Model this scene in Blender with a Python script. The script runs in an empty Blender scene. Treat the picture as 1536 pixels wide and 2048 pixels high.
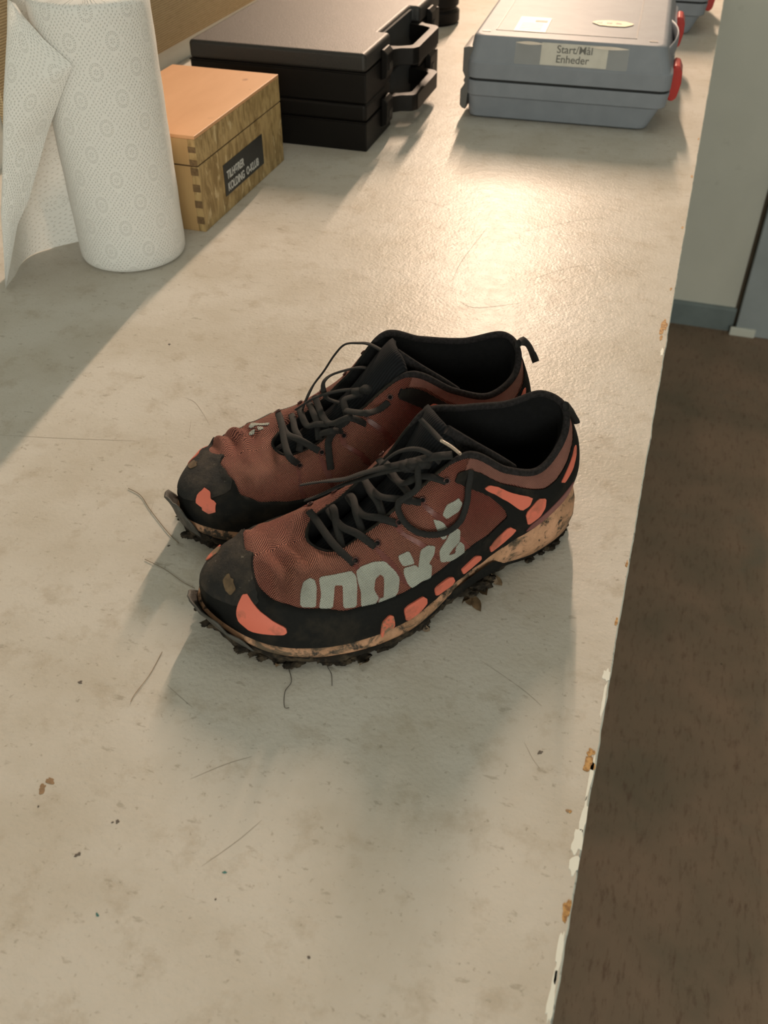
import bpy, math, random
import numpy as np
from mathutils import Vector, Matrix, noise
from mathutils.geometry import delaunay_2d_cdt

S = bpy.context.scene
# ------------------------------------------------------------------ camera, light, exposure
EYE = Vector((0, 0, .47))                      # the bench top is z = 0
cam_d = bpy.data.cameras.new('camera')
cam_d.sensor_fit = 'VERTICAL'; cam_d.sensor_height = 24; cam_d.lens = 24*1866/2048
cam_d.clip_start = .01
cam_d.dof.use_dof = True; cam_d.dof.focus_distance = .72; cam_d.dof.aperture_fstop = 9
cam = bpy.data.objects.new('camera', cam_d); S.collection.objects.link(cam)
cam.matrix_world = Matrix(((0.95407484, -0.19505979, 0.22736069, EYE.x), (0.29956837, 0.62123261, -0.72410554, EYE.y),
                           (0, 0.75896094, 0.65113615, EYE.z), (0, 0, 0, 1)))
S.camera = cam
w = bpy.data.worlds.new('world'); S.world = w; w.use_nodes = True
w.node_tree.nodes['Background'].inputs[0].default_value = (.75, .85, .9, 1)
w.node_tree.nodes['Background'].inputs[1].default_value = .05
E_LAMP, E_FILL, E_WIN = 236, 5, 57
LAMP = (-.85, 4.6, 2.2)
def light(name, kind, loc, energy, col, **k):
    d = bpy.data.lights.new(name, kind); d.energy = energy; d.color = col
    for a, b in k.items(): setattr(d, a, b)
    o = bpy.data.objects.new(name, d); S.collection.objects.link(o); o.location = loc; return o
q = light('warm_tube', 'AREA', LAMP, E_LAMP, (1, .73, .53), shape='RECTANGLE', size=.04, size_y=1.4)
q.rotation_euler.x = -math.radians(48)
q = light('overhead_fill', 'AREA', (-.05, 1.35, 1.9), E_FILL, (.98, 1, .86), shape='RECTANGLE', size=1.5, size_y=1.5)  # added overhead fill, lifts the back left of the bench
q = light('window_daylight', 'AREA', (1.0, -2.45, .75), E_WIN, (.97, 1, .89), shape='RECTANGLE', size=1.8, size_y=1.3)
q.rotation_euler = (Vector((-.2, 1.6, -.1))-q.location).to_track_quat('-Z', 'Y').to_euler()
S.view_settings.view_transform = 'Standard'; S.view_settings.look = 'None'
S.view_settings.gamma = 1; S.view_settings.use_curve_mapping = False
S.view_settings.exposure = 0.0
random.seed(4)

# ------------------------------------------------------------------ helpers
def link(o, parent=None):
    S.collection.objects.link(o)
    if parent: o.parent = parent
    return o
def tag(o, label=None, cat=None, group=None, kind=None):
    for k, v in (('label', label), ('category', cat), ('group', group), ('kind', kind)):
        if v: o[k] = v
    return o
def empty(name, loc=(0, 0, 0), rz=0, **k):
    o = bpy.data.objects.new(name, None); o.location = loc; o.rotation_euler.z = rz; o.empty_display_size = .05
    return tag(link(o), **k)
class MB:
    def __init__(s): s.v = []; s.f = []; s.uv = {}
    def add(s, vs, fs):
        b = len(s.v); s.v += [tuple(map(float, p)) for p in vs]; s.f += [tuple(b+i for i in f) for f in fs]; return b
    def box(s, x0, x1, y0, y1, z0, z1, M=None):
        vs = [(x, y, z) for z in (z0, z1) for y in (y0, y1) for x in (x0, x1)]
        if M is not None: vs = [M @ Vector(p) for p in vs]
        s.add(vs, [(0, 2, 3, 1), (4, 5, 7, 6), (0, 1, 5, 4), (2, 6, 7, 3), (0, 4, 6, 2), (1, 3, 7, 5)])
    def prism(s, poly, axis, a, b):     # poly in the two other axes, swept from a to b along axis
        n = len(poly)
        def P(p, c):
            p = list(p); p.insert(axis, c); return p
        s.add([P(p, a) for p in poly] + [P(p, b) for p in poly],
              [tuple(range(n))[::-1], tuple(range(n, 2*n))] + [(i, (i+1) % n, n+(i+1) % n, n+i) for i in range(n)])
    def lathe(s, prof, c=(0, 0), n=48, cap=True):
        vs = [(c[0]+r*math.cos(6.28318*i/n), c[1]+r*math.sin(6.28318*i/n), z) for r, z in prof for i in range(n)]
        fs = [(j*n+i, j*n+(i+1) % n, (j+1)*n+(i+1) % n, (j+1)*n+i) for j in range(len(prof)-1) for i in range(n)]
        if cap: fs += [tuple(range(n))[::-1], tuple((len(prof)-1)*n+i for i in range(n))]
        s.add(vs, fs)
    def grid(s, P, closed=False, flip=False):        # P[i][j]
        n, m = len(P), len(P[0]); b = len(s.v)
        s.v += [tuple(map(float, p)) for r in P for p in r]
        for i in range(n if closed else n-1):
            for j in range(m-1):
                f = (b+i*m+j, b+((i+1) % n)*m+j, b+((i+1) % n)*m+j+1, b+i*m+j+1)
                s.f.append(f[::-1] if flip else f)
        return b
    def tube(s, pts, ra, rb=None, n=8, up=None, cap=True, closed=False):
        rb = rb or ra; pts = [Vector(p) for p in pts]; N = len(pts); rings = []
        prev = None
        for i, p in enumerate(pts):
            if closed: t = (pts[(i+1) % N]-pts[i-1]).normalized()
            else: t = (pts[min(i+1, N-1)]-pts[max(i-1, 0)]).normalized()
            u = Vector(up(p)) if callable(up) else Vector(up or (0, 0, 1))
            a = t.cross(u)
            if a.length < .2 and prev is not None: a = prev - t*prev.dot(t)
            a.normalize(); prev = a; c = a.cross(t)
            k = ra[i] if isinstance(ra, (list, tuple)) else ra; k2 = rb[i] if isinstance(rb, (list, tuple)) else rb
            rings.append([p + a*k*math.cos(6.28318*j/n) + c*k2*math.sin(6.28318*j/n) for j in range(n)])
        b = len(s.v); s.v += [tuple(q) for r in rings for q in r]
        for i in range(N if closed else N-1):
            for j in range(n):
                i2 = (i+1) % N; s.f.append((b+i*n+j, b+i*n+(j+1) % n, b+i2*n+(j+1) % n, b+i2*n+j))
        if cap and not closed: s.f += [tuple(b+j for j in range(n)), tuple(b+(N-1)*n+j for j in range(n))[::-1]]
    def blob(s, c, r, sc=(1, 1, 1), amp=.35, fr=1.6, sub=2, floor=None):
        vs, fs = ICO[sub]; o = Vector((random.uniform(-50, 50), random.uniform(-50, 50), 0)); out = []
        for p in vs:
            k = 1 + amp*noise.noise(p*fr+o) + amp*.5*noise.noise(p*fr*2.7+o)
            q = Vector((c[0]+p.x*r*k*sc[0], c[1]+p.y*r*k*sc[1], c[2]+p.z*r*k*sc[2]))
            if floor is not None and q.z < floor: q.z = floor
            out.append(q)
        s.add(out, fs)
    def build(s, name, mat, parent=None, smooth=True, mirror=1, bevel=None, recalc=False, **k):
        m = bpy.data.meshes.new(name)
        v = [(p[0], p[1]*mirror, p[2]) for p in s.v] if mirror < 0 else s.v
        f = [t[::-1] for t in s.f] if mirror < 0 else s.f
        m.from_pydata(v, [], f)
        if recalc:
            import bmesh
            b = bmesh.new(); b.from_mesh(m); bmesh.ops.recalc_face_normals(b, faces=b.faces); b.to_mesh(m); b.free()
        m.polygons.foreach_set('use_smooth', [smooth]*len(m.polygons)); m.update()
        m.materials.append(mat)
        o = bpy.data.objects.new(name, m); link(o, parent)
        if bevel:
            b = o.modifiers.new('bevel', 'BEVEL'); b.width = bevel; b.segments = 3; b.limit_method = 'ANGLE'; b.angle_limit = .6
            m.polygons.foreach_set('use_smooth', [True]*len(m.polygons))
            wn = o.modifiers.new('wn', 'WEIGHTED_NORMAL'); wn.keep_sharp = True
        return tag(o, **k)
ICO = {}
def make_ico():
    import bmesh
    for sub in (1, 2, 3):
        b = bmesh.new(); bmesh.ops.create_icosphere(b, subdivisions=sub, radius=1)
        ICO[sub] = ([v.co.copy() for v in b.verts], [tuple(v.index for v in f.verts) for f in b.faces]); b.free()
make_ico()
def smooth_path(P, n=6):
    P = [np.array(p, float) for p in P]; out = []
    for i in range(len(P)-1):
        a = P[max(i-1, 0)]; b = P[i]; c = P[i+1]; d = P[min(i+2, len(P)-1)]
        for k in range(n):
            f = k/n; out.append(.5*((2*b)+(c-a)*f+(2*a-5*b+4*c-d)*f*f+(3*b-a-3*c+d)*f**3))
    out.append(P[-1]); return out

# ------------------------------------------------------------------ materials
class Mat:
    def __init__(s, name, col=(.5, .5, .5), rough=.6, metal=0, spec=.5):
        s.m = bpy.data.materials.new(name); s.m.use_nodes = True; s.nt = s.m.node_tree; s.L = s.nt.links.new
        s.b = s.nt.nodes['Principled BSDF']; s.b.inputs['Base Color'].default_value = (*col, 1)
        s.b.inputs['Roughness'].default_value = rough; s.b.inputs['Metallic'].default_value = metal
        s.b.inputs['Specular IOR Level'].default_value = spec; s.co = None
    def N(s, t, **k):
        n = s.nt.nodes.new(t)
        for a, v in k.items():
            if a.startswith('_'): setattr(n, a[1:], v)
            else: n.inputs[a.replace('__', ' ')].default_value = v
        return n
    def coord(s, kind='Object', scale=(1, 1, 1)):
        t = s.N('ShaderNodeTexCoord'); m = s.N('ShaderNodeMapping'); m.inputs['Scale'].default_value = scale
        s.L(t.outputs[kind], m.inputs['Vector']); return m.outputs[0]
    def noise(s, scale, detail=4, rough=.55, co=None, dist=0):
        n = s.N('ShaderNodeTexNoise', Scale=scale, Detail=detail, Roughness=rough, Distortion=dist)
        s.L(co if co is not None else s.coord(), n.inputs['Vector']); return n.outputs['Fac']
    def ramp(s, fac, a, b):
        n = s.N('ShaderNodeMapRange'); n.inputs[1].default_value = a; n.inputs[2].default_value = b; s.L(fac, n.inputs[0]); return n.outputs[0]
    def math(s, op, a, b=None, c=None):
        n = s.N('ShaderNodeMath'); n.operation = op
        for i, x in enumerate((a, b, c)):
            if x is None: continue
            if isinstance(x, (int, float)): n.inputs[i].default_value = x
            else: s.L(x, n.inputs[i])
        return n.outputs[0]
    def mix(s, fac, a, b):
        n = s.N('ShaderNodeMix', _data_type='RGBA')
        for i, x in ((6, a), (7, b)):
            if isinstance(x, tuple): n.inputs[i].default_value = (*x, 1)
            else: s.L(x, n.inputs[i])
        if isinstance(fac, (int, float)): n.inputs[0].default_value = fac
        else: s.L(fac, n.inputs[0])
        return n.outputs[2]
    def color(s, c): s.L(c, s.b.inputs['Base Color']); return s
    def rough(s, c): s.L(c, s.b.inputs['Roughness']); return s
    def bump(s, h, dist=.001, strength=1.0):
        n = s.N('ShaderNodeBump', Distance=dist, Strength=strength); s.L(h, n.inputs['Height'])
        if s.b.inputs['Normal'].links: s.L(s.b.inputs['Normal'].links[0].from_socket, n.inputs['Normal'])
        s.L(n.outputs[0], s.b.inputs['Normal']); return s

# painted bench top: fine orange-peel, soft stains, grit
tab = Mat('bench_paint', rough=.4, spec=.13)
c0 = tab.mix(tab.ramp(tab.noise(9, 6, .6), .42, .62), (.575, .548, .50), (.51, .475, .415))
c0 = tab.mix(tab.math('MULTIPLY', tab.ramp(tab.noise(34, 6, .7), .53, .68), .38), c0, (.34, .28, .20))
c0 = tab.mix(tab.math('MULTIPLY', tab.ramp(tab.noise(210, 4, .65), .62, .70), .45), c0, (.22, .18, .13))
c0 = tab.mix(tab.math('MULTIPLY', tab.ramp(tab.noise(120, 3, .6, tab.coord(scale=(.6, 1.2, 1))), .635, .70), .40), c0, (.25, .21, .16))
tab.color(c0); tab.rough(tab.ramp(tab.noise(60, 4), .3, .8)); 
rr = tab.N('ShaderNodeMapRange'); rr.inputs[3].default_value = .28; rr.inputs[4].default_value = .41; tab.b.inputs['IOR'].default_value = 1.33; tab.L(tab.noise(60, 4), rr.inputs[0]); tab.L(rr.outputs[0], tab.b.inputs['Roughness'])
tab.bump(tab.noise(330, 3, .5), .0006, .55).bump(tab.noise(90, 3, .5), .0012, .30)
M_TAB = tab.m
ed = Mat('bench_edge_paint', (.72, .74, .68), .5)
ed.color(ed.mix(ed.ramp(ed.noise(70, 5, .7), .56, .62), (.66, .68, .62), (.36, .38, .36))); M_EDGE = ed.m
M_CHIPW = Mat('bare_primer', (.74, .76, .70), .6).m
cw = Mat('bare_wood', (.5, .28, .09), .7); cw.color(cw.mix(cw.ramp(cw.noise(400, 4), .4, .6), (.52, .30, .10), (.26, .13, .04))); M_CHIPO = cw.m
def plain(name, col, rough=.6, n=60, amt=.25, bumpd=.0004, spec=.5, metal=0):
    m = Mat(name, col, rough, metal, spec); dk = tuple(c*(1-amt) for c in col)
    m.color(m.mix(m.ramp(m.noise(n, 5), .35, .65), col, dk)); m.bump(m.noise(n*6, 3), bumpd, .5); return m.m
M_STAIN = plain('dry_stain', (.30, .19, .10), .6, 300)
M_STAIN2 = plain('grey_grit', (.12, .10, .085), .7, 300)
M_TEAL = plain('teal_paint_fleck', (.05, .19, .18), .6)
M_SCR = plain('scratch_line', (.36, .31, .25), .7)
fl = Mat('linoleum', rough=.55, spec=.35)
c0 = fl.mix(fl.ramp(fl.noise(5, 6, .6, dist=.3), .35, .7), (.32, .215, .15), (.215, .165, .115))
c0 = fl.mix(fl.math('MULTIPLY', fl.ramp(fl.noise(45, 5, .7, fl.coord(scale=(2.2, .55, 1))), .52, .7), .6), c0, (.12, .055, .035))
c0 = fl.mix(fl.math('MULTIPLY', fl.ramp(fl.noise(3.1, 6, .65, dist=.5), .56, .68), .45), c0, (.19, .18, .14))
c0 = fl.mix(fl.ramp(fl.noise(55, 3, .6), .73, .77), c0, (.02, .014, .01))
c0 = fl.mix(fl.ramp(fl.noise(48, 4, .6, fl.coord(scale=(1, 1.3, 2))), .725, .77), c0, (.32, .27, .2))
fl.color(c0).bump(fl.noise(80, 4), .001, .3); M_FLOOR = fl.m
wl = Mat('wall_paint', rough=.6)
c0 = wl.mix(wl.ramp(wl.noise(2.4, 5, .55, dist=.4), .4, .7), (.72, .72, .65), (.63, .635, .575))
c0 = wl.mix(wl.math('MULTIPLY', wl.ramp(wl.noise(5, 5, .62), .60, .74), .6), c0, (.20, .18, .14))
wl.color(c0).bump(wl.noise(160, 3), .0006, .3); M_WALL = wl.m
M_WALLL = plain('side_wall_paint', (.72, .75, .72), .6, 8, .08)
M_BASE = plain('skirting_paint', (.22, .27, .28), .5, 12, .2)
M_DOOR = plain('door_frame_paint', (.40, .45, .48), .5, 10, .12)
M_GAP = plain('grimy_gap', (.10, .075, .05), .8, 20)
M_CEIL = plain('ceiling_paint', (.42, .42, .39), .8, 5, .05)
def weave(name, thread, dark, pitch=.00155, kind='UV', rough=.75, k=.2, tint=None, knot=None):
    m = Mat(name, thread, rough, spec=.3)
    t = m.N('ShaderNodeTexCoord'); sx = m.N('ShaderNodeSeparateXYZ'); m.L(t.outputs[kind], sx.inputs[0])
    a = m.math('MULTIPLY', m.math('ADD', sx.outputs[0], m.math('MULTIPLY', sx.outputs[1], .8)), math.pi/pitch)
    b = m.math('MULTIPLY', m.math('SUBTRACT', sx.outputs[0], m.math('MULTIPLY', sx.outputs[1], .8)), math.pi/pitch)
    d = m.math('ABSOLUTE', m.math('MULTIPLY', m.math('SINE', a), m.math('SINE', b)))
    fac = m.ramp(d, k-.16, k+.20)
    base = m.mix(m.ramp(m.noise(45, 4), .35, .68), thread, tuple(c*.72 for c in thread))
    if tint: base = m.mix(m.math('MULTIPLY', m.ramp(m.noise(22, 5), .42, .62), .85), base, tint)
    if knot: base = m.mix(m.math('MULTIPLY', m.ramp(d, .50, .88), m.ramp(m.noise(12, 3), .25, .6)), base, knot)
    m.color(m.mix(fac, dark, base)); m.bump(d, .0006, .9); return m.m
M_MESH = weave('coral_mesh', (.28, .052, .036), (.016, .004, .0035), .00145, k=.32, tint=(.17, .045, .024), knot=(.76, .35, .25))
M_BAND = weave('mauve_mesh', (.42, .19, .15), (.13, .05, .04), .0013)
M_LOGO = weave('silver_print_mesh', (.72, .76, .68), (.13, .11, .09), .00145, k=.22)
M_FUSE = plain('maroon_film', (.17, .042, .032), .42, 60, .35)
cr = Mat('coral_film', (.80, .20, .125), .55)
cr.color(cr.mix(cr.ramp(cr.noise(60, 5, .6), .56, .70), (.68, .165, .108), (.38, .115, .072))); cr.bump(cr.noise(500, 2), .0003, .4); M_CORAL = cr.m
cr = Mat('muddied_coral_film', (.60, .15, .10), .6)
cr.color(cr.mix(cr.ramp(cr.noise(110, 5, .6), .46, .55), (.62, .15, .09), (.19, .13, .08))); cr.bump(cr.noise(300, 2), .0006, .5); M_CORALD = cr.m
rb = Mat('black_rubber', (.016, .016, .015), .78, spec=.18)
c0 = rb.mix(rb.math('MULTIPLY', rb.ramp(rb.noise(28, 6, .65), .5, .72), .75), (.0075, .0078, .0075), (.042, .034, .024))
rb.color(c0).bump(rb.noise(420, 4, .7), .0005, .6); M_RUB = rb.m
rb = Mat('scuffed_toe_rubber', rough=.75, spec=.3)
c0 = rb.mix(rb.ramp(rb.noise(55, 6, .7), .42, .68), (.016, .0155, .015), (.06, .047, .036))
rb.color(rb.mix(rb.ramp(rb.noise(260, 3), .70, .74), c0, (.16, .14, .11))).bump(rb.noise(300, 5, .8), .0013, .9); M_TOE = rb.m
M_FLAP = plain('peeling_rubber', (.085, .08, .07), .7, 90, .5, .001)
md = Mat('midsole_foam', rough=.7)
c0 = md.mix(md.ramp(md.noise(38, 5, .65), .38, .62), (.60, .33, .20), (.34, .185, .10))
c0 = md.mix(md.ramp(md.noise(46, 6, .7, md.coord(scale=(1, 1, 2.0)), .6), .50, .60), c0, (.10, .07, .042))
c0 = md.mix(md.ramp(md.noise(75, 5, .7), .56, .63), c0, (.035, .026, .018))
md.color(c0).bump(md.noise(180, 5, .7), .0014, .8); M_MID = md.m
mu = Mat('dried_mud', rough=.9, spec=.2); mu.color(mu.mix(mu.ramp(mu.noise(150, 5), .45, .70), (.022, .018, .014), (.10, .075, .05)))
mu.bump(mu.noise(500, 5, .8), .0012, .9); M_MUD = mu.m
M_LEAF = plain('rotten_leaf', (.16, .10, .05), .6, 200, .5)
M_LACE = plain('black_lace', (.009, .0085, .008), .8, 600, .5, .0006)
M_LACED = plain('dusty_lace', (.045, .038, .030), .85, 300, .5, .0006)
M_LIN = plain('black_lining', (.006, .0062, .007), .9, 300, .3, .0006, .2)
rbk = Mat('ribbed_navy_knit', rough=.9, spec=.2)
wv = rbk.N('ShaderNodeTexWave', Scale=150, Distortion=1.2); wv.bands_direction = 'Y'; rbk.L(rbk.coord(), wv.inputs['Vector'])
rbk.color(rbk.mix(wv.outputs['Fac'], (.004, .0045, .006), (.010, .0115, .014))); rbk.bump(wv.outputs['Fac'], .0004, .5); M_RIB = rbk.m
M_INS = plain('olive_insole', (.13, .12, .065), .9, 200, .3)
M_PIPE = plain('collar_edging', (.030, .027, .028), .95, 500, .6, .0012, .2)
M_TIP = plain('aglet_plastic', (.45, .36, .28), .3, 100, .3)
M_EYE = plain('eyelet_ring', (.09, .025, .02), .4, 100, .3)
M_HAIR = plain('dry_fibre', (.05, .035, .025), .8)
M_GRASS = plain('dry_grass', (.20, .155, .10), .7)
# paper towel: rows of dots in a diamond lattice with rosettes
pp = Mat('embossed_paper', (.94, .94, .92), .85, spec=.15)
t = pp.N('ShaderNodeTexCoord'); sx = pp.N('ShaderNodeSeparateXYZ'); pp.L(t.outputs['UV'], sx.inputs[0])
cell = .052
u = pp.math('DIVIDE', sx.outputs[0], cell*.78); v = pp.math('DIVIDE', sx.outputs[1], cell)
P_, Q_ = pp.math('ADD', u, v), pp.math('SUBTRACT', u, v)
def cdist(x): return pp.math('ABSOLUTE', pp.math('SUBTRACT', pp.math('FRACT', x), .5))     # .5 on the lattice line, 0 mid-cell
dp, dq = cdist(P_), cdist(Q_)
def dots(coord_line, along):
    tot = None
    for off in (.5, .41, .32):
        ln = pp.math('SUBTRACT', 1, pp.math('MULTIPLY', pp.math('ABSOLUTE', pp.math('SUBTRACT', coord_line, off)), 40))
        ln = pp.math('MAXIMUM', ln, 0)
        ln = pp.math('MULTIPLY', ln, pp.math('MAXIMUM', pp.math('SINE', pp.math('MULTIPLY', along, 6.28318*9)), 0))
        tot = ln if tot is None else pp.math('MAXIMUM', tot, ln)
    return tot
inside = pp.math('MAXIMUM', dp, dq)
D1 = dots(inside, pp.math('ADD', P_, 0)); D2 = dots(inside, Q_)
sel = pp.math('GREATER_THAN', dp, dq)
lines = pp.math('ADD', pp.math('MULTIPLY', sel, D2), pp.math('MULTIPLY', pp.math('SUBTRACT', 1, sel), D1))
fp, fq = pp.math('SUBTRACT', pp.math('FRACT', P_), .5), pp.math('SUBTRACT', pp.math('FRACT', Q_), .5)
rad = pp.math('SQRT', pp.math('ADD', pp.math('MULTIPLY', fp, fp), pp.math('MULTIPLY', fq, fq)))
ang = pp.math('ARCTAN2', fp, fq)
def ring(r0, n, w_):
    return pp.math('MULTIPLY', pp.math('MAXIMUM', pp.math('SUBTRACT', 1, pp.math('MULTIPLY', pp.math('ABSOLUTE', pp.math('SUBTRACT', rad, r0)), w_)), 0),
                   pp.math('MAXIMUM', pp.math('SINE', pp.math('MULTIPLY', ang, n)), 0))
ros = pp.math('MAXIMUM', pp.math('MAXIMUM', ring(.17, 18, 45), ring(.06, 6, 30)), ring(.22, 24, 50))
hgt = pp.math('MAXIMUM', lines, ros)
pp.bump(hgt, .0010, .8).bump(pp.noise(900, 3), .0003, .5)
pp.b.inputs['Subsurface Weight'].default_value = .0
M_PAPER = pp.m
tr = pp.N('ShaderNodeBsdfTranslucent'); tr.inputs[0].default_value = (.85, .80, .70, 1)
ad = pp.N('ShaderNodeMixShader'); ad.inputs[0].default_value = .15
out = [n for n in pp.nt.nodes if n.type == 'OUTPUT_MATERIAL'][0]
pp.L(pp.b.outputs[0], ad.inputs[1]); pp.L(tr.outputs[0], ad.inputs[2]); pp.L(ad.outputs[0], out.inputs[0])
M_CARD = plain('cardboard_core', (.42, .30, .18), .9)
wt = Mat('lid_plywood', rough=.5)
c0 = wt.mix(wt.ramp(wt.noise(14, 5, .6, wt.coord(scale=(1, .25, 1))), .35, .7), (.66, .36, .18), (.56, .285, .13)); wt.color(wt.mix(wt.ramp(wt.noise(26, 4), .67, .72), c0, (.40, .19, .09))); M_PLY = wt.m
wb = Mat('blonde_wood', rough=.5)
wb.color(wb.mix(wb.ramp(wb.noise(30, 5, .6, wb.coord(scale=(1, 1, .25))), .35, .7), (.50, .33, .15), (.42, .255, .105))); M_BLOND = wb.m
wo = Mat('flaked_wood', rough=.55)
n1 = wo.noise(75, 4, .6, wo.coord(scale=(1, 1, .35)), 1.2)
c0 = wo.mix(wo.ramp(n1, .42, .60), (.48, .335, .15), (.27, .175, .065)); wo.color(wo.mix(wo.ramp(wo.noise(150, 3, .5, wo.coord(scale=(1, .6, .3))), .60, .68), c0, (.60, .46, .25))); wo.bump(n1, .0006, .4); M_FLAKE = wo.m
M_ENDG = plain('end_grain', (.22, .135, .06), .7, 300, .4)
M_WLINE = plain('box_seam', (.09, .05, .02), .8)
M_PLATE = plain('black_plate', (.022, .022, .022), .4, 50, .2)
M_WHITE = plain('white_print', (.62, .62, .60), .5, 50, .1)
bk = Mat('black_case_plastic', (.006, .005, .0044), .45, spec=.2); bk.bump(bk.noise(900, 2), .0004, .6); M_BLK = bk.m
bk = Mat('black_case_lit_plastic', (.014, .012, .0105), .52, spec=.6); bk.bump(bk.noise(700, 2), .0005, .8); M_BLKT = bk.m  # lighter copy of case black: upper lid's warm sheen put into colour
M_GREY = plain('grey_case_plastic', (.255, .278, .315), .5, 40, .08, .0003, .14)
M_GREYD = plain('grey_case_hinge', (.115, .115, .11), .5, 40, .1)
M_SEAM = plain('dark_seam', (.02, .022, .024), .8)
M_RED = plain('red_latch_plastic', (.50, .025, .018), .35, 60, .15)
M_LAB = plain('paper_label', (.74, .71, .64), .55, 80, .12)
tp = Mat('clear_tape', (.62, .60, .54), .18, spec=.6); tp.b.inputs['Alpha'].default_value = .12; M_TAPE = tp.m
M_STK = plain('pale_sticker', (.80, .70, .60), .5, 90, .12)
M_STKY = plain('peeled_sticker', (.80, .68, .42), .55, 60, .3)
M_INK = plain('black_ink', (.03, .03, .03), .6)
M_INKR = plain('red_ink', (.70, .25, .22), .6)
bl = Mat('burlap', rough=.95, spec=.1)
sx = bl.N('ShaderNodeSeparateXYZ'); bl.L(bl.coord(), sx.inputs[0])
hw = bl.math('ADD', bl.math('SINE', bl.math('MULTIPLY', sx.outputs[1], 6.28318/.0030)), bl.math('SINE', bl.math('MULTIPLY', sx.outputs[2], 6.28318/.0034)))
hh = bl.math('ADD', bl.math('MULTIPLY', hw, .5), bl.noise(300, 4, .6, bl.coord(scale=(1, .25, 1))))
bl.color(bl.mix(bl.ramp(hh, -.1, 1.25), (.34, .24, .13), (.80, .64, .40))).bump(hh, .0012, .9); M_BURL = bl.m

# ------------------------------------------------------------------ room
RX0, RX1, RY0, RY1, FZ, CZ = -.872, 3.0, -2.6, 2.80, -1.0, 2.6
def slab(name, b, m, **k):
    mb = MB(); mb.box(*b); o = mb.build(name, m, smooth=False); return tag(o, kind='structure', **k)
slab('floor', (RX0-.1, RX1+.1, RY0-.1, 7.1, FZ-.05, FZ), M_FLOOR, label='worn brown linoleum floor below the bench')
slab('ceiling', (RX0-.1, RX1+.1, RY0-.1, 7.1, CZ, CZ+.05), M_CEIL)
slab('wall_left', (RX0-.1, RX0, RY0, 6.9, FZ, CZ), M_WALLL, label='pale painted wall behind the bench')
slab('wall_right', (RX1, RX1+.1, RY0, 6.9, FZ, CZ), M_WALLL)
slab('wall_front', (RX0-.1, RX1+.1, RY0-.1, RY0, FZ, CZ), M_WALLL)
slab('wall_far', (RX0-.1, RX1+.1, 6.9, 7.0, FZ, CZ), M_WALLL)
mb = MB(); mb.prism([(RX0, FZ), (RX1, FZ), (RX1, CZ), (.029, CZ), (.029, -.045), (RX0, -.045)], 1, RY1, RY1+.1)  # open above bench for the lamp; unseen strip below added to block its light
mb.build('wall_back', M_WALL, smooth=False, recalc=True, kind='structure', label='scuffed grey-green wall beyond the bench')
mb = MB(); mb.prism([(RY1-.014, FZ), (RY1, FZ), (RY1, FZ+.075), (RY1-.008, FZ+.075), (RY1-.014, FZ+.069)], 0, .03, .262)
mb.build('baseboard_back', M_BASE, smooth=False, recalc=True, kind='structure', label='grey-blue painted skirting at the foot of the far wall')
mb = MB(); mb.box(.258, .270, RY1-.004, RY1, FZ, CZ); mb.build('trim_1', M_GAP, smooth=False, kind='structure', label='dark grimy joint beside the door frame')
mb = MB(); mb.box(.270, .42, RY1-.032, RY1, FZ, 1.1); fr = mb.build('trim_2', M_DOOR, smooth=False, bevel=.004, kind='structure', label='blue-grey painted door frame with chipped foot')
mb = MB(); mb.box(.255, .33, RY1-.040, RY1-.030, FZ, FZ+.028); mb.build('chipped_foot', M_CHIPW, fr, smooth=False, bevel=.003)

# ------------------------------------------------------------------ bench
bench = empty('workbench', (0, 0, FZ), label='long workbench with a worn pale grey painted top, under the shoes and boxes', cat='workbench')
def edge_x(y): return .0226 + .0018*y + .0007*noise.noise(Vector((0, y*30, 3))) + .0004*noise.noise(Vector((0, y*110, 9)))
mb = MB()
ys = np.concatenate([np.linspace(-.5, .15, 30), np.linspace(.155, 1.6, 420), np.linspace(1.61, RY1-.002, 90)])
prof = [(0, -.034, 0), (0, -.0012, 0), (-.0010, 0.0, 0)]
rows = []
for y in ys:
    x = edge_x(y); rows.append([(x-.004, y, 1-.036), (x, y, 1-.034), (x, y, 1-.0012), (x-.0010, y, 1.0)])
mb.grid(rows, flip=False)
top_edge = mb.build('front_edge', M_EDGE, bench, smooth=True, label='bright chipped front edge')
mb = MB()
rows = [[(edge_x(y)-.0010, y, 1.0), (edge_x(y)-.02, y, 1.0), (-.40, y, 1.0), (RX0+.001, y, 1.0)] for y in ys]
mb.grid(rows); rows = [[(edge_x(y)-.004, y, 1-.036), (RX0+.001, y, 1-.036)] for y in ys]; mb.grid(rows, flip=True)
for y in (ys[0], ys[-1]): mb.add([(RX0+.001, y, 1), (edge_x(y)-.001, y, 1), (edge_x(y)-.001, y, 1-.036), (RX0+.001, y, 1-.036)], [(0, 1, 2, 3)])
mb.build('top', M_TAB, bench, smooth=False)
for x in (-.80, -.10):
    for y in (-.42, 1.15, 2.7):
        mb = MB(); mb.box(x-.03, x+.03, y-.03, y+.03, 0, 1-.036); mb.build('leg', M_BASE, bench, smooth=False)
mb = MB(); mb.box(-.80, -.10, -.42, 2.7, .80, .86); mb.build('rail', M_BASE, bench, smooth=False)
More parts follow.
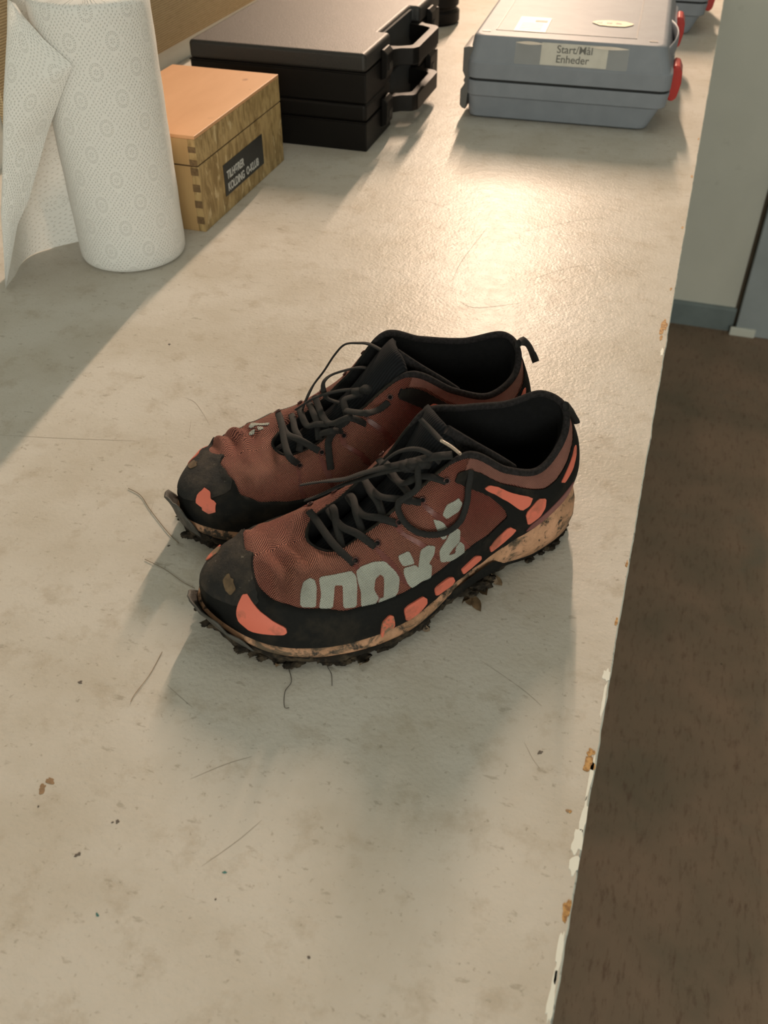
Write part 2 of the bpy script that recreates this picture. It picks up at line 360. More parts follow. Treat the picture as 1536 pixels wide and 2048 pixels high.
def flat_blob(cx, cy, rx, ry, h, mat, name, n=22, rot=0, jag=.35, clip=None):
    o = random.uniform(0, 99); ring = []
    for i in range(n):
        a = 6.28318*i/n; k = 1+jag*noise.noise(Vector((math.cos(a)*1.7, math.sin(a)*1.7, o)))*2
        x, y = rx*k*math.cos(a), ry*k*math.sin(a)
        X, Y = cx+x*math.cos(rot)-y*math.sin(rot), cy+x*math.sin(rot)+y*math.cos(rot)
        if clip: X = min(X, edge_x(Y)-.0002)
        ring.append((X, Y))
    mb = MB(); mb.add([(x, y, 1+h) for x, y in ring]+[(cx+(x-cx)*1.04 if not clip else x, cy+(y-cy)*1.04, 1.0) for x, y in ring], [tuple(range(n))]+[(i, n+i, n+(i+1) % n, (i+1) % n) for i in range(n)])
    return mb.build(name, mat, bench, smooth=False)
for cx, cy, rx, ry, m in [(.0185, .880, .0032, .014, M_CHIPO), (.0180, .857, .0016, .005, M_CHIPO), (.0195, .3405, .0030, .0055, M_CHIPO), (.0190, .3500, .0022, .0028, M_CHIPO), (.0205, .2500, .0020, .0058, M_CHIPO),
                       (.0205, .2895, .0032, .0080, M_CHIPW), (.0205, .276, .0026, .005, M_CHIPW), (.0212, .306, .0016, .012, M_CHIPW), (.0205, .412, .0022, .005, M_CHIPW), (.0212, .39, .0010, .012, M_CHIPW), (.0208, .226, .0014, .012, M_CHIPW), (.0213, .333, .0012, .012, M_CHIPW), (.0205, .205, .0014, .012, M_CHIPW),
                       (.0195, .965, .0012, .0035, M_CHIPO), (.0205, 1.13, .0012, .003, M_CHIPO), (.0210, .83, .0014, .006, M_CHIPW), (.0135, .3070, .0008, .0010, M_CHIPO), (.021, .46, .0008, .004, M_CHIPO), (.0215, .52, .0008, .004, M_CHIPO), (.0215, 1.30, .0014, .004, M_CHIPO), (.022, 1.45, .0012, .004, M_CHIPO)]:
    flat_blob(cx, cy, rx, ry, .00025, m, 'paint_chip', clip=True)
for cx, cy, rx, ry, m, nm in [(-.2787, .2310, .0030, .0022, M_STAIN, 'stain'), (-.2770, .2365, .0025, .0018, M_STAIN, 'stain'), (-.2991, .3053, .0016, .0012, M_STAIN2, 'speck'), (-.2265, .2251, .0012, .0010, M_STAIN2, 'speck'),
                           (-.2290, .2238, .0007, .0006, M_STAIN2, 'speck'), (-.1566, .2155, .0012, .0007, M_TEAL, 'speck'), (-.2094, .1747, .0011, .0006, M_TEAL, 'speck'), (-.0097, .3408, .0016, .0010, M_STAIN2, 'speck'),
                           (.0120, .307, .0009, .0010, M_STAIN, 'speck'), (-.4400, .70, .0016, .0012, M_STAIN2, 'speck'), (-.3050, .4380, .0010, .0008, M_STAIN2, 'speck'), (-.155, .2005, .0005, .0005, M_STAIN2, 'speck'), (-.2370, .2010, .0016, .001, M_STAIN2, 'speck'), (-.0980, .187, .0009, .0006, M_STAIN2, 'speck'), (-.2630, .140, .0010, .0013, M_STAIN2, 'speck'), (-.2740, .220, .0006, .0006, M_STAIN2, 'speck')]:
    flat_blob(cx, cy, rx, ry, .0002, m, nm, rot=random.uniform(0, 3))
SCRATCHES = [(.0006, (-.2027, 1.0602), (-.2105, .9661), (-.2092, .9154)), (.0005, (-.19, .87), (-.17, .862), (-.13, .885)), (.0004, (-.508, .5208), (-.4522, .533), (-.3895, .5489)),
 (.0003, (-.3620, .590), (-.352, .565)), (.0004, (-.33, 1.10), (-.30, 1.115), (-.26, 1.10)), (.0004, (-.16, 1.06), (-.10, 1.115), (-.07, 1.13)), (.0003, (-.06, .40), (-.03, .385), (-.015, .375)),
 (.0003, (-.20, .262), (-.185, .277), (-.172, .287)), (.0003, (-.245, .32), (-.235, .315), (-.222, .309)), (.0003, (-.17, .215), (-.158, .234), (-.15, .25)), (.0004, (-.385, .62), (-.37, .615), (-.345, .59)),
 (.0004, (-.13, .94), (-.09, .985), (-.06, 1.0)), (.0003, (-.05, 1.02), (-.03, 1.0), (-.02, .995)), (.0004, (-.43, .86), (-.415, .845), (-.40, .85)), (.0003, (-.34, .48), (-.335, .465)), (.0003, (-.02, .345), (-.013, .335), (-.008, .33))]
def streak(pts, wdt, name='scratch', mat=M_SCR):
    P = smooth_path([(x, y, 1.00012) for x, y in pts], 5); mb = MB(); a = []; 
    for i, p in enumerate(P):
        t = P[min(i+1, len(P)-1)]-P[max(i-1, 0)]; n = np.array([-t[1], t[0], 0]); n /= np.linalg.norm(n); k = wdt*(.35+.65*math.sin(math.pi*(i+.5)/len(P)))
        a.append([p+n*k, p-n*k])
    mb.grid(a); mb.build(name, mat, bench, smooth=False)
for s_ in SCRATCHES: streak(s_[1:], s_[0]*.42)

# ------------------------------------------------------------------ shoes
# sixteen stations round the shoe: 0 heel, 1-7 lateral side, 8 toe, 9-15 medial side; loops from sole to top line
LOOP_B = np.array([(.008,-.005,.040),(.016,.017,.040),(.049,.030,.032),(.085,.035,.027),(.130,.046,.022),(.174,.059,.018),(.222,.055,.016),(.262,.033,.018),
 (.284,-.010,.022),(.272,-.038,.022),(.235,-.054,.018),(.190,-.055,.018),(.140,-.042,.022),(.090,-.036,.027),(.049,-.036,.032),(.016,-.026,.040)])
LOOP_M = np.array([(.005,-.004,.058),(.013,.018,.058),(.047,.033,.052),(.088,.036,.047),(.132,.045,.044),(.176,.055,.038),(.220,.050,.034),(.258,.030,.037),
 (.281,-.008,.040),(.269,-.036,.038),(.232,-.052,.035),(.188,-.052,.037),(.138,-.042,.044),(.090,-.038,.048),(.047,-.037,.053),(.013,-.026,.058)])
LOOP_N = np.array([(.006,-.004,.080),(.014,.014,.076),(.045,.028,.067),(.086,.031,.070),(.130,.035,.078),(.166,.035,.066),(.202,.034,.058),(.237,.020,.056),
 (.252,-.009,.056),(.240,-.030,.055),(.205,-.034,.056),(.168,-.035,.064),(.128,-.036,.078),(.084,-.033,.078),(.045,-.032,.076),(.014,-.022,.080)])
LOOP_T = np.array([(.010,-.008,.096),(.022,.010,.085),(.050,.024,.076),(.080,.027,.088),(.112,.025,.110),(.146,.020,.089),(.180,.019,.068),(.203,.015,.057),
 (.213,-.002,.056),(.203,-.017,.060),(.180,-.021,.067),(.146,-.022,.089),(.116,-.026,.1125),(.080,-.029,.1045),(.045,-.029,.097),(.020,-.024,.101)])
LEFT = (LOOP_B, LOOP_M, LOOP_N, LOOP_T)
# the right shoe (stored the same way, mirrored when placed) stands with its lateral collar pulled up
LOOP_NR = np.array([(.006,.002,.078),(.014,.020,.080),(.045,.031,.074),(.086,.032,.078),(.128,.036,.080),(.166,.037,.064),(.203,.038,.053),(.238,.022,.052),
 (.250,-.006,.052),(.240,-.028,.050),(.205,-.035,.052),(.168,-.036,.061),(.128,-.035,.076),(.084,-.033,.071),(.045,-.032,.066),(.014,-.021,.073)])
LOOP_TR = np.array([(.010,.004,.094),(.016,.022,.099),(.046,.029,.095),(.083,.028,.104),(.114,.026,.1145),(.146,.020,.086),(.178,.018,.063),(.200,.015,.053),
 (.210,-.002,.053),(.200,-.017,.053),(.178,-.020,.062),(.146,-.021,.085),(.112,-.026,.110),(.077,-.028,.090),(.047,-.026,.078),(.022,-.016,.084)])
RIGHT = (LOOP_B, LOOP_M, LOOP_NR, LOOP_TR)
def cat(P, t):                      # periodic Catmull-Rom through the rows of P at t in stations
    n=len(P); t=np.asarray(t,float)%n; i=np.floor(t).astype(int)%n; f=(t-np.floor(t))[...,None]
    a,b,c,d=P[(i-1)%n],P[i],P[(i+1)%n],P[(i+2)%n]
    return .5*((2*b)+(c-a)*f+(2*a-5*b+4*c-d)*f*f+(3*b-a-3*c+d)*f**3)
def surf(th, v, L=LEFT):                    # th 0..16, v 0 (sole) .. 1 (top line)
    th,v=np.broadcast_arrays(np.asarray(th,float),np.asarray(v,float))
    B,M,N,T=[cat(q,th) for q in L]
    A0=2*B-M; A0[...,2]=B[...,2]-(M[...,2]-B[...,2]); Z=2*T-N
    seg=np.clip(v*3,-.6,3.6); i=np.clip(np.floor(seg),0,2); f=(seg-i)[...,None]
    K=[A0,B,M,N,T,Z]
    def pick(o):
        out=np.zeros(B.shape)
        for k in range(3):
            m=(i==k); out[m]=K[k+o][m]
        return out
    a,b,c,d=pick(0),pick(1),pick(2),pick(3)
    return .5*((2*b)+(c-a)*f+(2*a-5*b+4*c-d)*f*f+(3*b-a-3*c+d)*f**3)

# outlines of the overlays and lettering, in (station round the shoe, height up its side)
TV = {
 'P1': [(3.42, 0.79), (3.34, 0.825), (3.11, 0.81), (2.39, 0.555), (2.45, 0.46), (2.6, 0.44), (2.86, 0.6), (3.15, 0.73)],
 'P2': [(2.52, 0.38), (2.27, 0.5), (2.11, 0.45), (2.1, 0.325), (2.18, 0.215), (2.43, 0.175)],
 'P3': [(3.24, 0.165), (3.12, 0.235), (2.82, 0.305), (2.68, 0.205), (2.76, 0.15), (2.96, 0.1), (3.23, 0.075)],
 'P4': [(3.82, 0.14), (3.74, 0.155), (3.53, 0.19), (3.43, 0.14), (3.43, 0.075), (3.62, 0.055), (3.8, 0.045)],
 'P5': [(4.37, 0.16), (4.32, 0.18), (4.08, 0.165), (3.99, 0.12), (3.97, 0.04), (4.04, 0.01), (4.37, 0.045)],
 'P6': [(4.95, 0.195), (4.87, 0.22), (4.61, 0.205), (4.55, 0.135), (4.56, 0.06), (4.71, 0.02), (4.97, 0.01)],
 'P7': [(5.36, 0.015), (5.31, 0.155), (5.18, 0.22), (5.12, 0.185), (5.15, 0.02), (5.29, 0), (5.36, -0.055)],
 'P8': [(7.36, 0.255), (7.4, 0.37), (7.4, 0.435), (7.34, 0.45), (7.1, 0.375), (6.89, 0.325), (6.65, 0.27), (6.62, 0.22), (6.67, 0.185), (6.86, 0.16), (7.16, 0.12), (7.32, 0.185)],
 'P9': [(1.72, 0.505), (1.55, 0.58), (1.1, 0.725), (1, 0.72), (1.16, 0.61), (1.35, 0.51), (1.61, 0.45)],
 'LI': [(6.52, 0.44), (6.59, 0.535), (6.62, 0.605), (6.56, 0.635), (6.46, 0.615), (6.38, 0.565), (6.33, 0.5), (6.29, 0.435)],
 'LN': [(6.24, 0.425), (6.27, 0.515), (6.4, 0.62), (6.38, 0.635), (6.07, 0.635), (5.88, 0.63), (5.76, 0.585), (5.69, 0.515), (5.65, 0.39), (5.86, 0.405), (5.91, 0.485), (5.96, 0.55), (6.1, 0.56), (6.06, 0.495), (6.03, 0.42)],
 'LO1': [(5.47, 0.365), (5.58, 0.38), (5.61, 0.475), (5.7, 0.545), (5.78, 0.615), (5.7, 0.635), (5.46, 0.625), (5.22, 0.59), (5.02, 0.505), (4.95, 0.455), (4.99, 0.375), (5.06, 0.35), (5.27, 0.355), (5.33, 0.355), (5.29, 0.39), (5.23, 0.385), (5.22, 0.47), (5.23, 0.505), (5.3, 0.53), (5.38, 0.515), (5.39, 0.46), (5.32, 0.405), (5.31, 0.395), (5.36, 0.365)],
 'LV1': [(4.96, 0.58), (4.75, 0.57), (4.68, 0.515), (4.66, 0.48), (4.87, 0.505), (4.94, 0.55)],
 'LV2': [(4.86, 0.495), (4.64, 0.47), (4.6, 0.44), (4.58, 0.465), (4.52, 0.53), (4.38, 0.53), (4.24, 0.495), (4.28, 0.45), (4.4, 0.42), (4.35, 0.395), (4.39, 0.305), (4.57, 0.34), (4.75, 0.34), (4.82, 0.395), (4.87, 0.465)],
 'L8a': [(4.28, 0.665), (4.08, 0.615), (3.98, 0.555), (4.02, 0.5), (4.1, 0.505), (4.24, 0.63)],
 'L8b': [(3.89, 0.55), (3.76, 0.51), (3.79, 0.43), (3.91, 0.41), (4, 0.39), (4.08, 0.34), (4.18, 0.37), (4.17, 0.45), (4.01, 0.49)],
 'L8c': [(4.06, 0.385), (3.89, 0.36), (3.87, 0.4), (3.78, 0.43), (3.71, 0.38), (3.72, 0.3), (4, 0.32), (4.08, 0.345)],
 'L8d': [(3.88, 0.715), (3.82, 0.73), (3.72, 0.685), (3.77, 0.635), (3.99, 0.615), (4.09, 0.655), (4.03, 0.71)],
 'S1': [(5.89, 0.67), (5.79, 0.66), (5.29, 0.405), (5.3, 0.36), (5.4, 0.415), (5.68, 0.58)],
 'S2': [(5.56, 0.75), (5.42, 0.71), (5.07, 0.57), (4.88, 0.46), (4.79, 0.37), (4.87, 0.4), (5.04, 0.5), (5.3, 0.62)],
 'S3': [(5.26, 0.84), (5.08, 0.805), (4.89, 0.705), (4.45, 0.56), (4.27, 0.475), (4.17, 0.385), (4.31, 0.44), (4.48, 0.535), (5.04, 0.735)],
 'S4': [(4.75, 0.875), (4.45, 0.775), (4.04, 0.63), (3.76, 0.48), (3.54, 0.28), (3.74, 0.365), (4.04, 0.59), (4.55, 0.78)],
 'mud': [(7.81, 0.44), (7.84, 0.495), (7.65, 0.485), (7.53, 0.435), (7.55, 0.385), (7.66, 0.4)],
 'bP': [(8.81, 0.32), (8.72, 0.385), (8.66, 0.475), (8.84, 0.47), (9, 0.42), (9.18, 0.39), (9.27, 0.295), (9.14, 0.25), (8.98, 0.3)],
 'bL1': [(7, 0.805), (6.88, 0.795), (6.87, 0.825), (7.05, 0.845), (7.09, 0.82)],
 'bL2': [(6.79, 0.825), (6.73, 0.85), (6.88, 0.88), (6.99, 0.865)],
 'bL3': [(6.7, 0.745), (6.55, 0.725), (6.49, 0.775), (6.45, 0.83), (6.57, 0.855), (6.63, 0.81), (6.78, 0.785)],
}
# lace paths in the shoe's own frame, metres
LACE = {
 'F': {
  'c1': [(0.2028, -0.0229, 0.0623), (0.2031, -0.0103, 0.0642), (0.2025, 0.0122, 0.0634), (0.1996, 0.0271, 0.0614), (0.1969, 0.0348, 0.0601)],
  'c2': [(0.1894, -0.0114, 0.0667), (0.1934, 0.0004, 0.0665), (0.1965, 0.013, 0.0625)],
  'c3': [(0.1923, 0.0042, 0.0668), (0.1868, 0.0192, 0.0687), (0.1806, 0.0326, 0.066)],
  'c4': [(0.1761, -0.0096, 0.0725), (0.18, 0.0031, 0.0719), (0.1816, 0.0137, 0.0674)],
  'c5': [(0.1775, 0.0069, 0.0726), (0.1711, 0.0202, 0.0769), (0.1623, 0.029, 0.0751)],
  'c6': [(0.1643, -0.0153, 0.0795), (0.1668, -0.0012, 0.0808), (0.1665, 0.0098, 0.0791)],
  'c7': [(0.1649, 0.0045, 0.0821), (0.1564, 0.0197, 0.0868), (0.1454, 0.0278, 0.0859)],
  'c8': [(0.1495, -0.0113, 0.0906), (0.1516, 0.0034, 0.0911), (0.1512, 0.02, 0.0905)],
  'c9': [(0.1517, 0.0105, 0.0921), (0.1404, 0.0197, 0.0999), (0.128, 0.0286, 0.0973)],
  'tail': [(0.2016, -0.0376, 0.0737), (0.1949, -0.0334, 0.076), (0.1855, -0.0295, 0.0771), (0.1763, -0.0211, 0.0815), (0.1685, -0.0142, 0.0878), (0.1569, -0.0042, 0.0956), (0.1447, 0.0074, 0.1038), (0.1338, 0.017, 0.1106), (0.1207, 0.0227, 0.1119)],
  'tail2': [(0.2007, -0.0324, 0.064), (0.1931, -0.0256, 0.0706), (0.1802, -0.0211, 0.0769), (0.1694, -0.0124, 0.0851), (0.1594, -0.0027, 0.0938), (0.1492, 0.0058, 0.0998), (0.1402, 0.016, 0.1021)],
  'bowA': [(0.157, -0.0133, 0.0885), (0.1495, -0.0043, 0.1036), (0.1439, 0.0036, 0.1114), (0.1379, 0.0099, 0.1136), (0.1325, 0.016, 0.1115), (0.128, 0.02, 0.1066)],
  'bowB': [(0.1365, 0.0157, 0.1066), (0.1432, 0.0187, 0.1059), (0.1472, 0.0261, 0.0975), (0.1551, 0.0248, 0.0916), (0.1597, 0.0239, 0.0877), (0.1615, 0.0283, 0.0836), (0.1594, 0.035, 0.0779), (0.1532, 0.04, 0.0727), (0.1439, 0.0426, 0.0692), (0.1329, 0.0424, 0.0676), (0.1222, 0.0399, 0.071), (0.1161, 0.0365, 0.0817), (0.1145, 0.0343, 0.091), (0.1121, 0.032, 0.097), (0.1104, 0.0294, 0.1009)],
  'aglace': [(0.1277, -0.0079, 0.1228), (0.1246, 0.0014, 0.119), (0.1237, 0.0128, 0.1178)],
  'aglet': [(0.1237, 0.0128, 0.1178), (0.1211, 0.0211, 0.1177), (0.1193, 0.0298, 0.1169)],
  'tab': [(0.012, -0.0043, 0.0994), (0.003, -0.01, 0.0898), (-0.003, -0.0108, 0.0804), (-0.004, -0.0094, 0.0765)],
  'knot': [(0.1404, 0.0128, 0.106)],
 },
 'B': {
  'c1': [(0.1989, 0.0237, 0.0636), (0.2009, 0.0041, 0.066), (0.2042, -0.0196, 0.0649), (0.204, -0.0328, 0.063), (0.1985, -0.0324, 0.0554)],
  'c2': [(0.2, -0.0058, 0.0653), (0.1934, -0.022, 0.0685), (0.1816, -0.0303, 0.0616)],
  'c3': [(0.1909, 0.0087, 0.0653), (0.1931, -0.006, 0.0665), (0.1926, -0.0183, 0.0658)],
  'c4': [(0.1843, -0.0068, 0.0695), (0.1779, -0.0148, 0.0744), (0.1704, -0.0218, 0.0765)],
  'c5': [(0.1763, 0.0038, 0.0724), (0.1774, -0.0111, 0.0727)],
  'c6': [(0.1784, -0.0228, 0.071), (0.1712, -0.0301, 0.0769), (0.1626, -0.0264, 0.0724)],
  'c7': [(0.1585, -0.0211, 0.0865), (0.1552, -0.0328, 0.0917), (0.1493, -0.0424, 0.0957), (0.1373, -0.0343, 0.0906), (0.1284, -0.0305, 0.0926)],
  'c8': [(0.1716, -0.0198, 0.0776), (0.1584, -0.0332, 0.0875), (0.1463, -0.0318, 0.0784)],
  'bow1': [(0.1198, 0.012, 0.1102), (0.1266, 0.02, 0.1121), (0.1319, 0.028, 0.1095), (0.1412, 0.034, 0.1067), (0.1491, 0.036, 0.0979), (0.1585, 0.034, 0.0868), (0.1684, 0.03, 0.0786), (0.1764, 0.022, 0.0726), (0.1806, 0.018, 0.0669)],
  'bow2': [(0.1279, 0.008, 0.0969), (0.1344, 0.012, 0.098), (0.142, 0.018, 0.0947), (0.1557, 0.02, 0.0914), (0.1635, 0.016, 0.0893), (0.1653, 0.012, 0.0846), (0.1635, 0.008, 0.0791), (0.1556, 0.002, 0.0772)],
  'free': [(0.1319, -0.004, 0.0875), (0.1429, -0.002, 0.089), (0.1541, 0.002, 0.088), (0.1639, 0.006, 0.0849), (0.1726, 0.01, 0.0807), (0.1804, 0.014, 0.074), (0.186, 0.018, 0.0677)],
  'hang': [(0.139, -0.008, 0.0914), (0.1481, -0.01, 0.0894), (0.1564, -0.012, 0.0881), (0.1584, -0.0259, 0.0817), (0.1654, -0.0243, 0.0742), (0.1735, -0.0286, 0.0683), (0.1763, -0.038, 0.0622), (0.1774, -0.0454, 0.0544)],
  'tab': [(0.012, 0.0019, 0.1006), (0.004, 0.0101, 0.0972), (-0.002, 0.0125, 0.0921), (-0.008, 0.0146, 0.0825), (-0.01, 0.0098, 0.0756)],
 },
}

FOLDS = [(.262, .0045, .0030, .30), (.250, .0042, .0044, .22), (.237, .0046, .0048, .15), (.223, .0045, .0036, .08)]
def skin(th, v, L, off=0.0):
    th, v = np.broadcast_arrays(np.asarray(th, float), np.asarray(v, float))
    P = surf(th, v, L); e = .02
    du = surf(th+e, v, L)-surf(th-e, v, L); dv = surf(th, v+.01, L)-surf(th, v-.01, L)
    n = -np.cross(du, dv); n /= np.maximum(np.linalg.norm(n, axis=-1, keepdims=True), 1e-9)
    x, y = P[..., 0], P[..., 1]
    d = np.zeros(x.shape)
    for x0, wd, amp, sl in FOLDS:
        q = (x-(x0-.006)-sl*(y-.01)+.0025*np.sin(y*130+x0*900))/wd
        d += amp*(np.exp(-q*q)-.55*np.exp(-((q-1.5)**2)))*np.clip((v-.34)*5, 0, 1)*np.clip((1.02-v)*5, 0, 1)*(.55+.45*np.sin(y*75+x0*400))
    d *= np.clip((y+.055)*30, 0, 1)
    d += .0007*np.sin(x*150+y*60)*np.sin(v*14+x*60)*np.clip((v-.35)*4, 0, 1)*np.clip((x-.08)*20, 0, 1)
    return P+n*(d+off)[..., None]
def inside(poly, x, y):
    c = False; n = len(poly)
    for i in range(n):
        x1, y1 = poly[i]; x2, y2 = poly[i-1]
        if (y1 > y) != (y2 > y) and x < (x2-x1)*(y-y1)/(y2-y1)+x1: c = not c
    return c
def rounded(poly, it):
    for _ in range(it):
        q = []
        for i in range(len(poly)):
            a, b = poly[i], poly[(i+1) % len(poly)]
            q += [(a[0]*.86+b[0]*.14, a[1]*.86+b[1]*.14), (a[0]*.14+b[0]*.86, a[1]*.14+b[1]*.86)]
        poly = q
    return poly
KU, KV = .038, .085
def weave_uv(o, side):                # cloth grid: along the shoe, and over it from side to side
    ul = o.data.uv_layers.new(name='UVMap'); vs = o.data.vertices
    for lp in o.data.loops:
        p = vs[lp.vertex_index].co; ul.data[lp.index].uv = (p.x, p.z-abs(p.y*side+.004))
def patch(name, poly, L, off, thick, mat, parent, side, rnd=1, step=.0028, uv=None, rough=0, label=None):
    poly = rounded(poly, rnd); pu = [(a*KU, b*KV) for a, b in poly]; B = []
    for i in range(len(pu)):
        a, b = np.array(pu[i-1]), np.array(pu[i]); n = max(1, int(np.linalg.norm(b-a)/step+.5))
        for k in range(n): B.append(a+(b-a)*(k/n))
    if rough: B = [p+np.array([noise.noise(Vector((p[0]*400, p[1]*400, 1))), noise.noise(Vector((p[0]*400, p[1]*400, 7)))])*rough for p in B]
    xs, ys_ = [p[0] for p in B], [p[1] for p in B]; G = []
    y = min(ys_)+step/2; r = 0
    while y < max(ys_):
        x = min(xs)+step/2*(1+(r % 2))
        while x < max(xs):
            if inside(B, x, y) and min((x-p[0])**2+(y-p[1])**2 for p in B) > (step*.55)**2: G.append((x, y))
            x += step
        y += step*.87; r += 1
    pts = [Vector(p) for p in B]+[Vector(p) for p in G]; nb = len(B)
    vo, _, fo, _, _, _ = delaunay_2d_cdt(pts, [], [list(range(nb))], 1, 1e-7)
    U = np.array([(p.x/KU, p.y/KV) for p in vo]); P = skin(U[:, 0], U[:, 1], L, off)
    faces = []
    for f in fo:
        a, b, c = [vo[i] for i in f[:3]]
        ar = (b.x-a.x)*(c.y-a.y)-(b.y-a.y)*(c.x-a.x); faces.append(tuple(f) if ar < 0 else tuple(f)[::-1])
    mb = MB(); mb.add(P, faces)
    # rim
    UB = np.array([(p[0]/KU, p[1]/KV) for p in B]); T = skin(UB[:, 0], UB[:, 1], L, off); D = skin(UB[:, 0], UB[:, 1], L, off-thick)
    mb.grid(list(zip(T, D)), closed=True)
    o = mb.build(name, mat, parent, smooth=True, mirror=side)
    weave_uv(o, side)
    if label: o['label'] = label
    return o
RAND = [(0, .30), (2, .30), (3.43, .335), (3.74, .315), (4.12, .305), (4.43, .31), (4.74, .345), (5.1, .355), (5.49, .37), (5.87, .395), (6.24, .42), (6.61, .44), (7.0, .47), (7.29, .525), (7.61, .62),
        (7.88, .69), (8.14, .66), (8.52, .655), (9.03, .61), (9.45, .49), (9.87, .43), (10.63, .375), (11.6, .33), (12.6, .33), (14, .30), (16, .30)]
rand_h = lambda t: float(np.interp(t, [a for a, b in RAND], [b for a, b in RAND]))
def ground_z(x):                      # underside of the outsole
    z = .0055-.0022*max(0, min(1, (.085-x)/.03))
    if x > .225: z += ((x-.225)/.06)**2*.0105
    z += .0070*math.exp(-((x-.112)/.030)**2)
    return z
def make_shoe(loc, ang, side, L, laces, own, label):
    sh = empty('running_shoe', (*loc, 0), ang, label=label, cat='shoe', group='muddy pair of trail running shoes on the bench')
    th = np.linspace(0, 16, 321); V = np.linspace(0, 1, 45)
    TH, VV = np.meshgrid(th[:-1], V, indexing='ij')
    P = skin(TH, VV, L)
    mb = MB(); mb.grid(P, closed=True, flip=True)
    up = mb.build('upper', M_MESH, sh, mirror=side)
    weave_uv(up, side)
    # rubber rand and toe cap
    R = []
    for t in th[:-1]:
        h = rand_h(t); h += .012*noise.noise(Vector((t*3, side*5, 0)))
        vs = np.linspace(-.05, h, 12); p = skin(t, vs, L, .0012); q = skin(t, h+.004, L, -.0006)
        R.append([*p, q])
    R = np.array(R); mb = MB(); mb.grid(R, closed=True, flip=True); mb.build('rubber_rand', M_RUB, sh, mirror=side, label='black rubber rand')
    cap = [(7.12, .42), (7.29, .515), (7.61, .61), (7.88, .685), (8.14, .655), (8.52, .65), (9.0, .61), (9.2, .52), (8.9, .36), (8.4, .27), (7.8, .28), (7.4, .33)]
    patch('toe_cap', cap, L, .0017, .001, M_TOE, sh, side, rough=.0006, label='scuffed pitted toe cap')
    # collar band, black heel frame
    band = [(3.9, .895), (3.57, .905), (3.24, .875), (2.77, .81), (2.36, .665), (2.13, .6), (1.82, .605), (1.51, .675), (1.2, .76), (.7, .85), (0, .85)]
    poly = band + [(-a, min(.97, b+.02)) for a, b in band[::-1][1:]]
    top = [(a, .985) for a in np.linspace(-3.9, 3.9, 40)]
    patch('collar_band', poly+top, L, .0007, .001, M_BAND, sh, side, rnd=0, label='dusty mauve mesh collar')
    lat = [(3.43, .30), (3.11, .37), (2.85, .43), (2.91, .525), (3.19, .695), (3.42, .755), (3.75, .80), (4.05, .85), (4.05, .905), (3.84, .91), (3.55, .9), (3.24, .87), (2.77, .79), (2.36, .648), (2.13, .585), (1.82, .59), (1.52, .655), (1.22, .745), (.7, .83)]
    blk = lat+[(0, .83)]+[(-a, b) for a, b in lat[::-1]]+[(-3.0, .05), (3.0, .05)]
    patch('heel_frame', blk, L, .0016, .001, M_RUB, sh, side, rnd=1, label='black heel and ankle overlay')
    for k in ('S1', 'S2', 'S3', 'S4'):
        patch('fused_strip', TV[k], L, .0003, .0003, M_FUSE, sh, side)
        patch('fused_strip', [(16-a, b) for a, b in TV[k]][::-1], L, .0003, .0003, M_FUSE, sh, side)
    for k in ('P1', 'P2', 'P3', 'P4', 'P5', 'P6', 'P7', 'P8', 'P9'):
        patch('coral_panel', TV[k], L, .0024, .0012, M_CORALD if k == 'P7' else M_CORAL, sh, side, rnd=1, rough=.0002)
    for k in ('P1', 'P2', 'P3', 'P9'):
        patch('coral_panel', [(-a, b) for a, b in TV[k]][::-1], L, .0024, .0012, M_CORAL, sh, side, rnd=1)
    patch('coral_panel', TV['bP'], L, .0026, .0008, M_CORALD if side > 0 else M_CORAL, sh, side, rnd=0, rough=.0012, label='ragged worn coral patch')
    patch('mud_smear', TV['mud'], L, .0022, .0006, M_LEAF, sh, side, rnd=1, rough=.001)
    for k in ('LI', 'LN', 'LO1', 'LV1', 'LV2', 'L8a', 'L8b', 'L8c', 'L8d'):
        patch('logo_letter', TV[k], L, .0006, .0005, M_LOGO, sh, side, rnd=1, step=.0022)
    for k in own: patch('logo_letter', TV[k], L, .0007, .0005, M_LOGO, sh, side, rnd=1, step=.0022)
    # heel colour slips
    patch('heel_tint', [(1.2, .05), (2.45, .05), (2.3, .16), (1.5, .26), (1.2, .28)], L, .0022, .001, plainM, sh, side)
    # edging along the collar and the throat
    mb = MB(); tt = np.linspace(-4.35, 4.35, 150); pts = skin(tt % 16, 1.0, L, -.0005)
    rr = [.0026*min(1, .45+(4.36-abs(t))*1.2) for t in tt]
    mb.tube(pts, rr, rr, 10); mb.build('collar_edging', M_PIPE, sh, mirror=side, label='worn black collar edging')
    mb = MB(); tt = np.linspace(4.3, 11.7, 130); mb.tube(skin(tt, 1.0, L, -.0003), .0013, .0010, 8); mb.build('throat_edging', M_RUB, sh, mirror=side)
    # lining: down the inside to the insole
    T, N_, M_, B_ = cat(L[3], th[:-1]), cat(L[2], th[:-1]), cat(L[1], th[:-1]), cat(L[0], th[:-1])
    ctr = np.stack([np.clip(T[:, 0], .035, .20), np.zeros(len(T)), T[:, 2]], 1)
    def inset(Q, d, dz=0):
        c = np.stack([np.clip(Q[:, 0], .04, .235), np.full(len(Q), -.003), Q[:, 2]], 1); w_ = c-Q; w_ /= np.linalg.norm(w_, axis=1, keepdims=True)
        r = Q+w_*d; r[:, 2] += dz; return r
    ins = inset(B_, .008); ins[:, 2] = np.minimum(ins[:, 2]+.004, .034)
    rows = [inset(T, .0005), inset(T, .003, -.004), inset(T, .006, -.011), inset(N_, .0075, -.003), inset(M_, .008), inset(B_, .008, .006), ins]
    mb = MB(); mb.grid(np.stack(rows, 1), closed=True); mb.build('lining', M_LIN, sh, mirror=side)
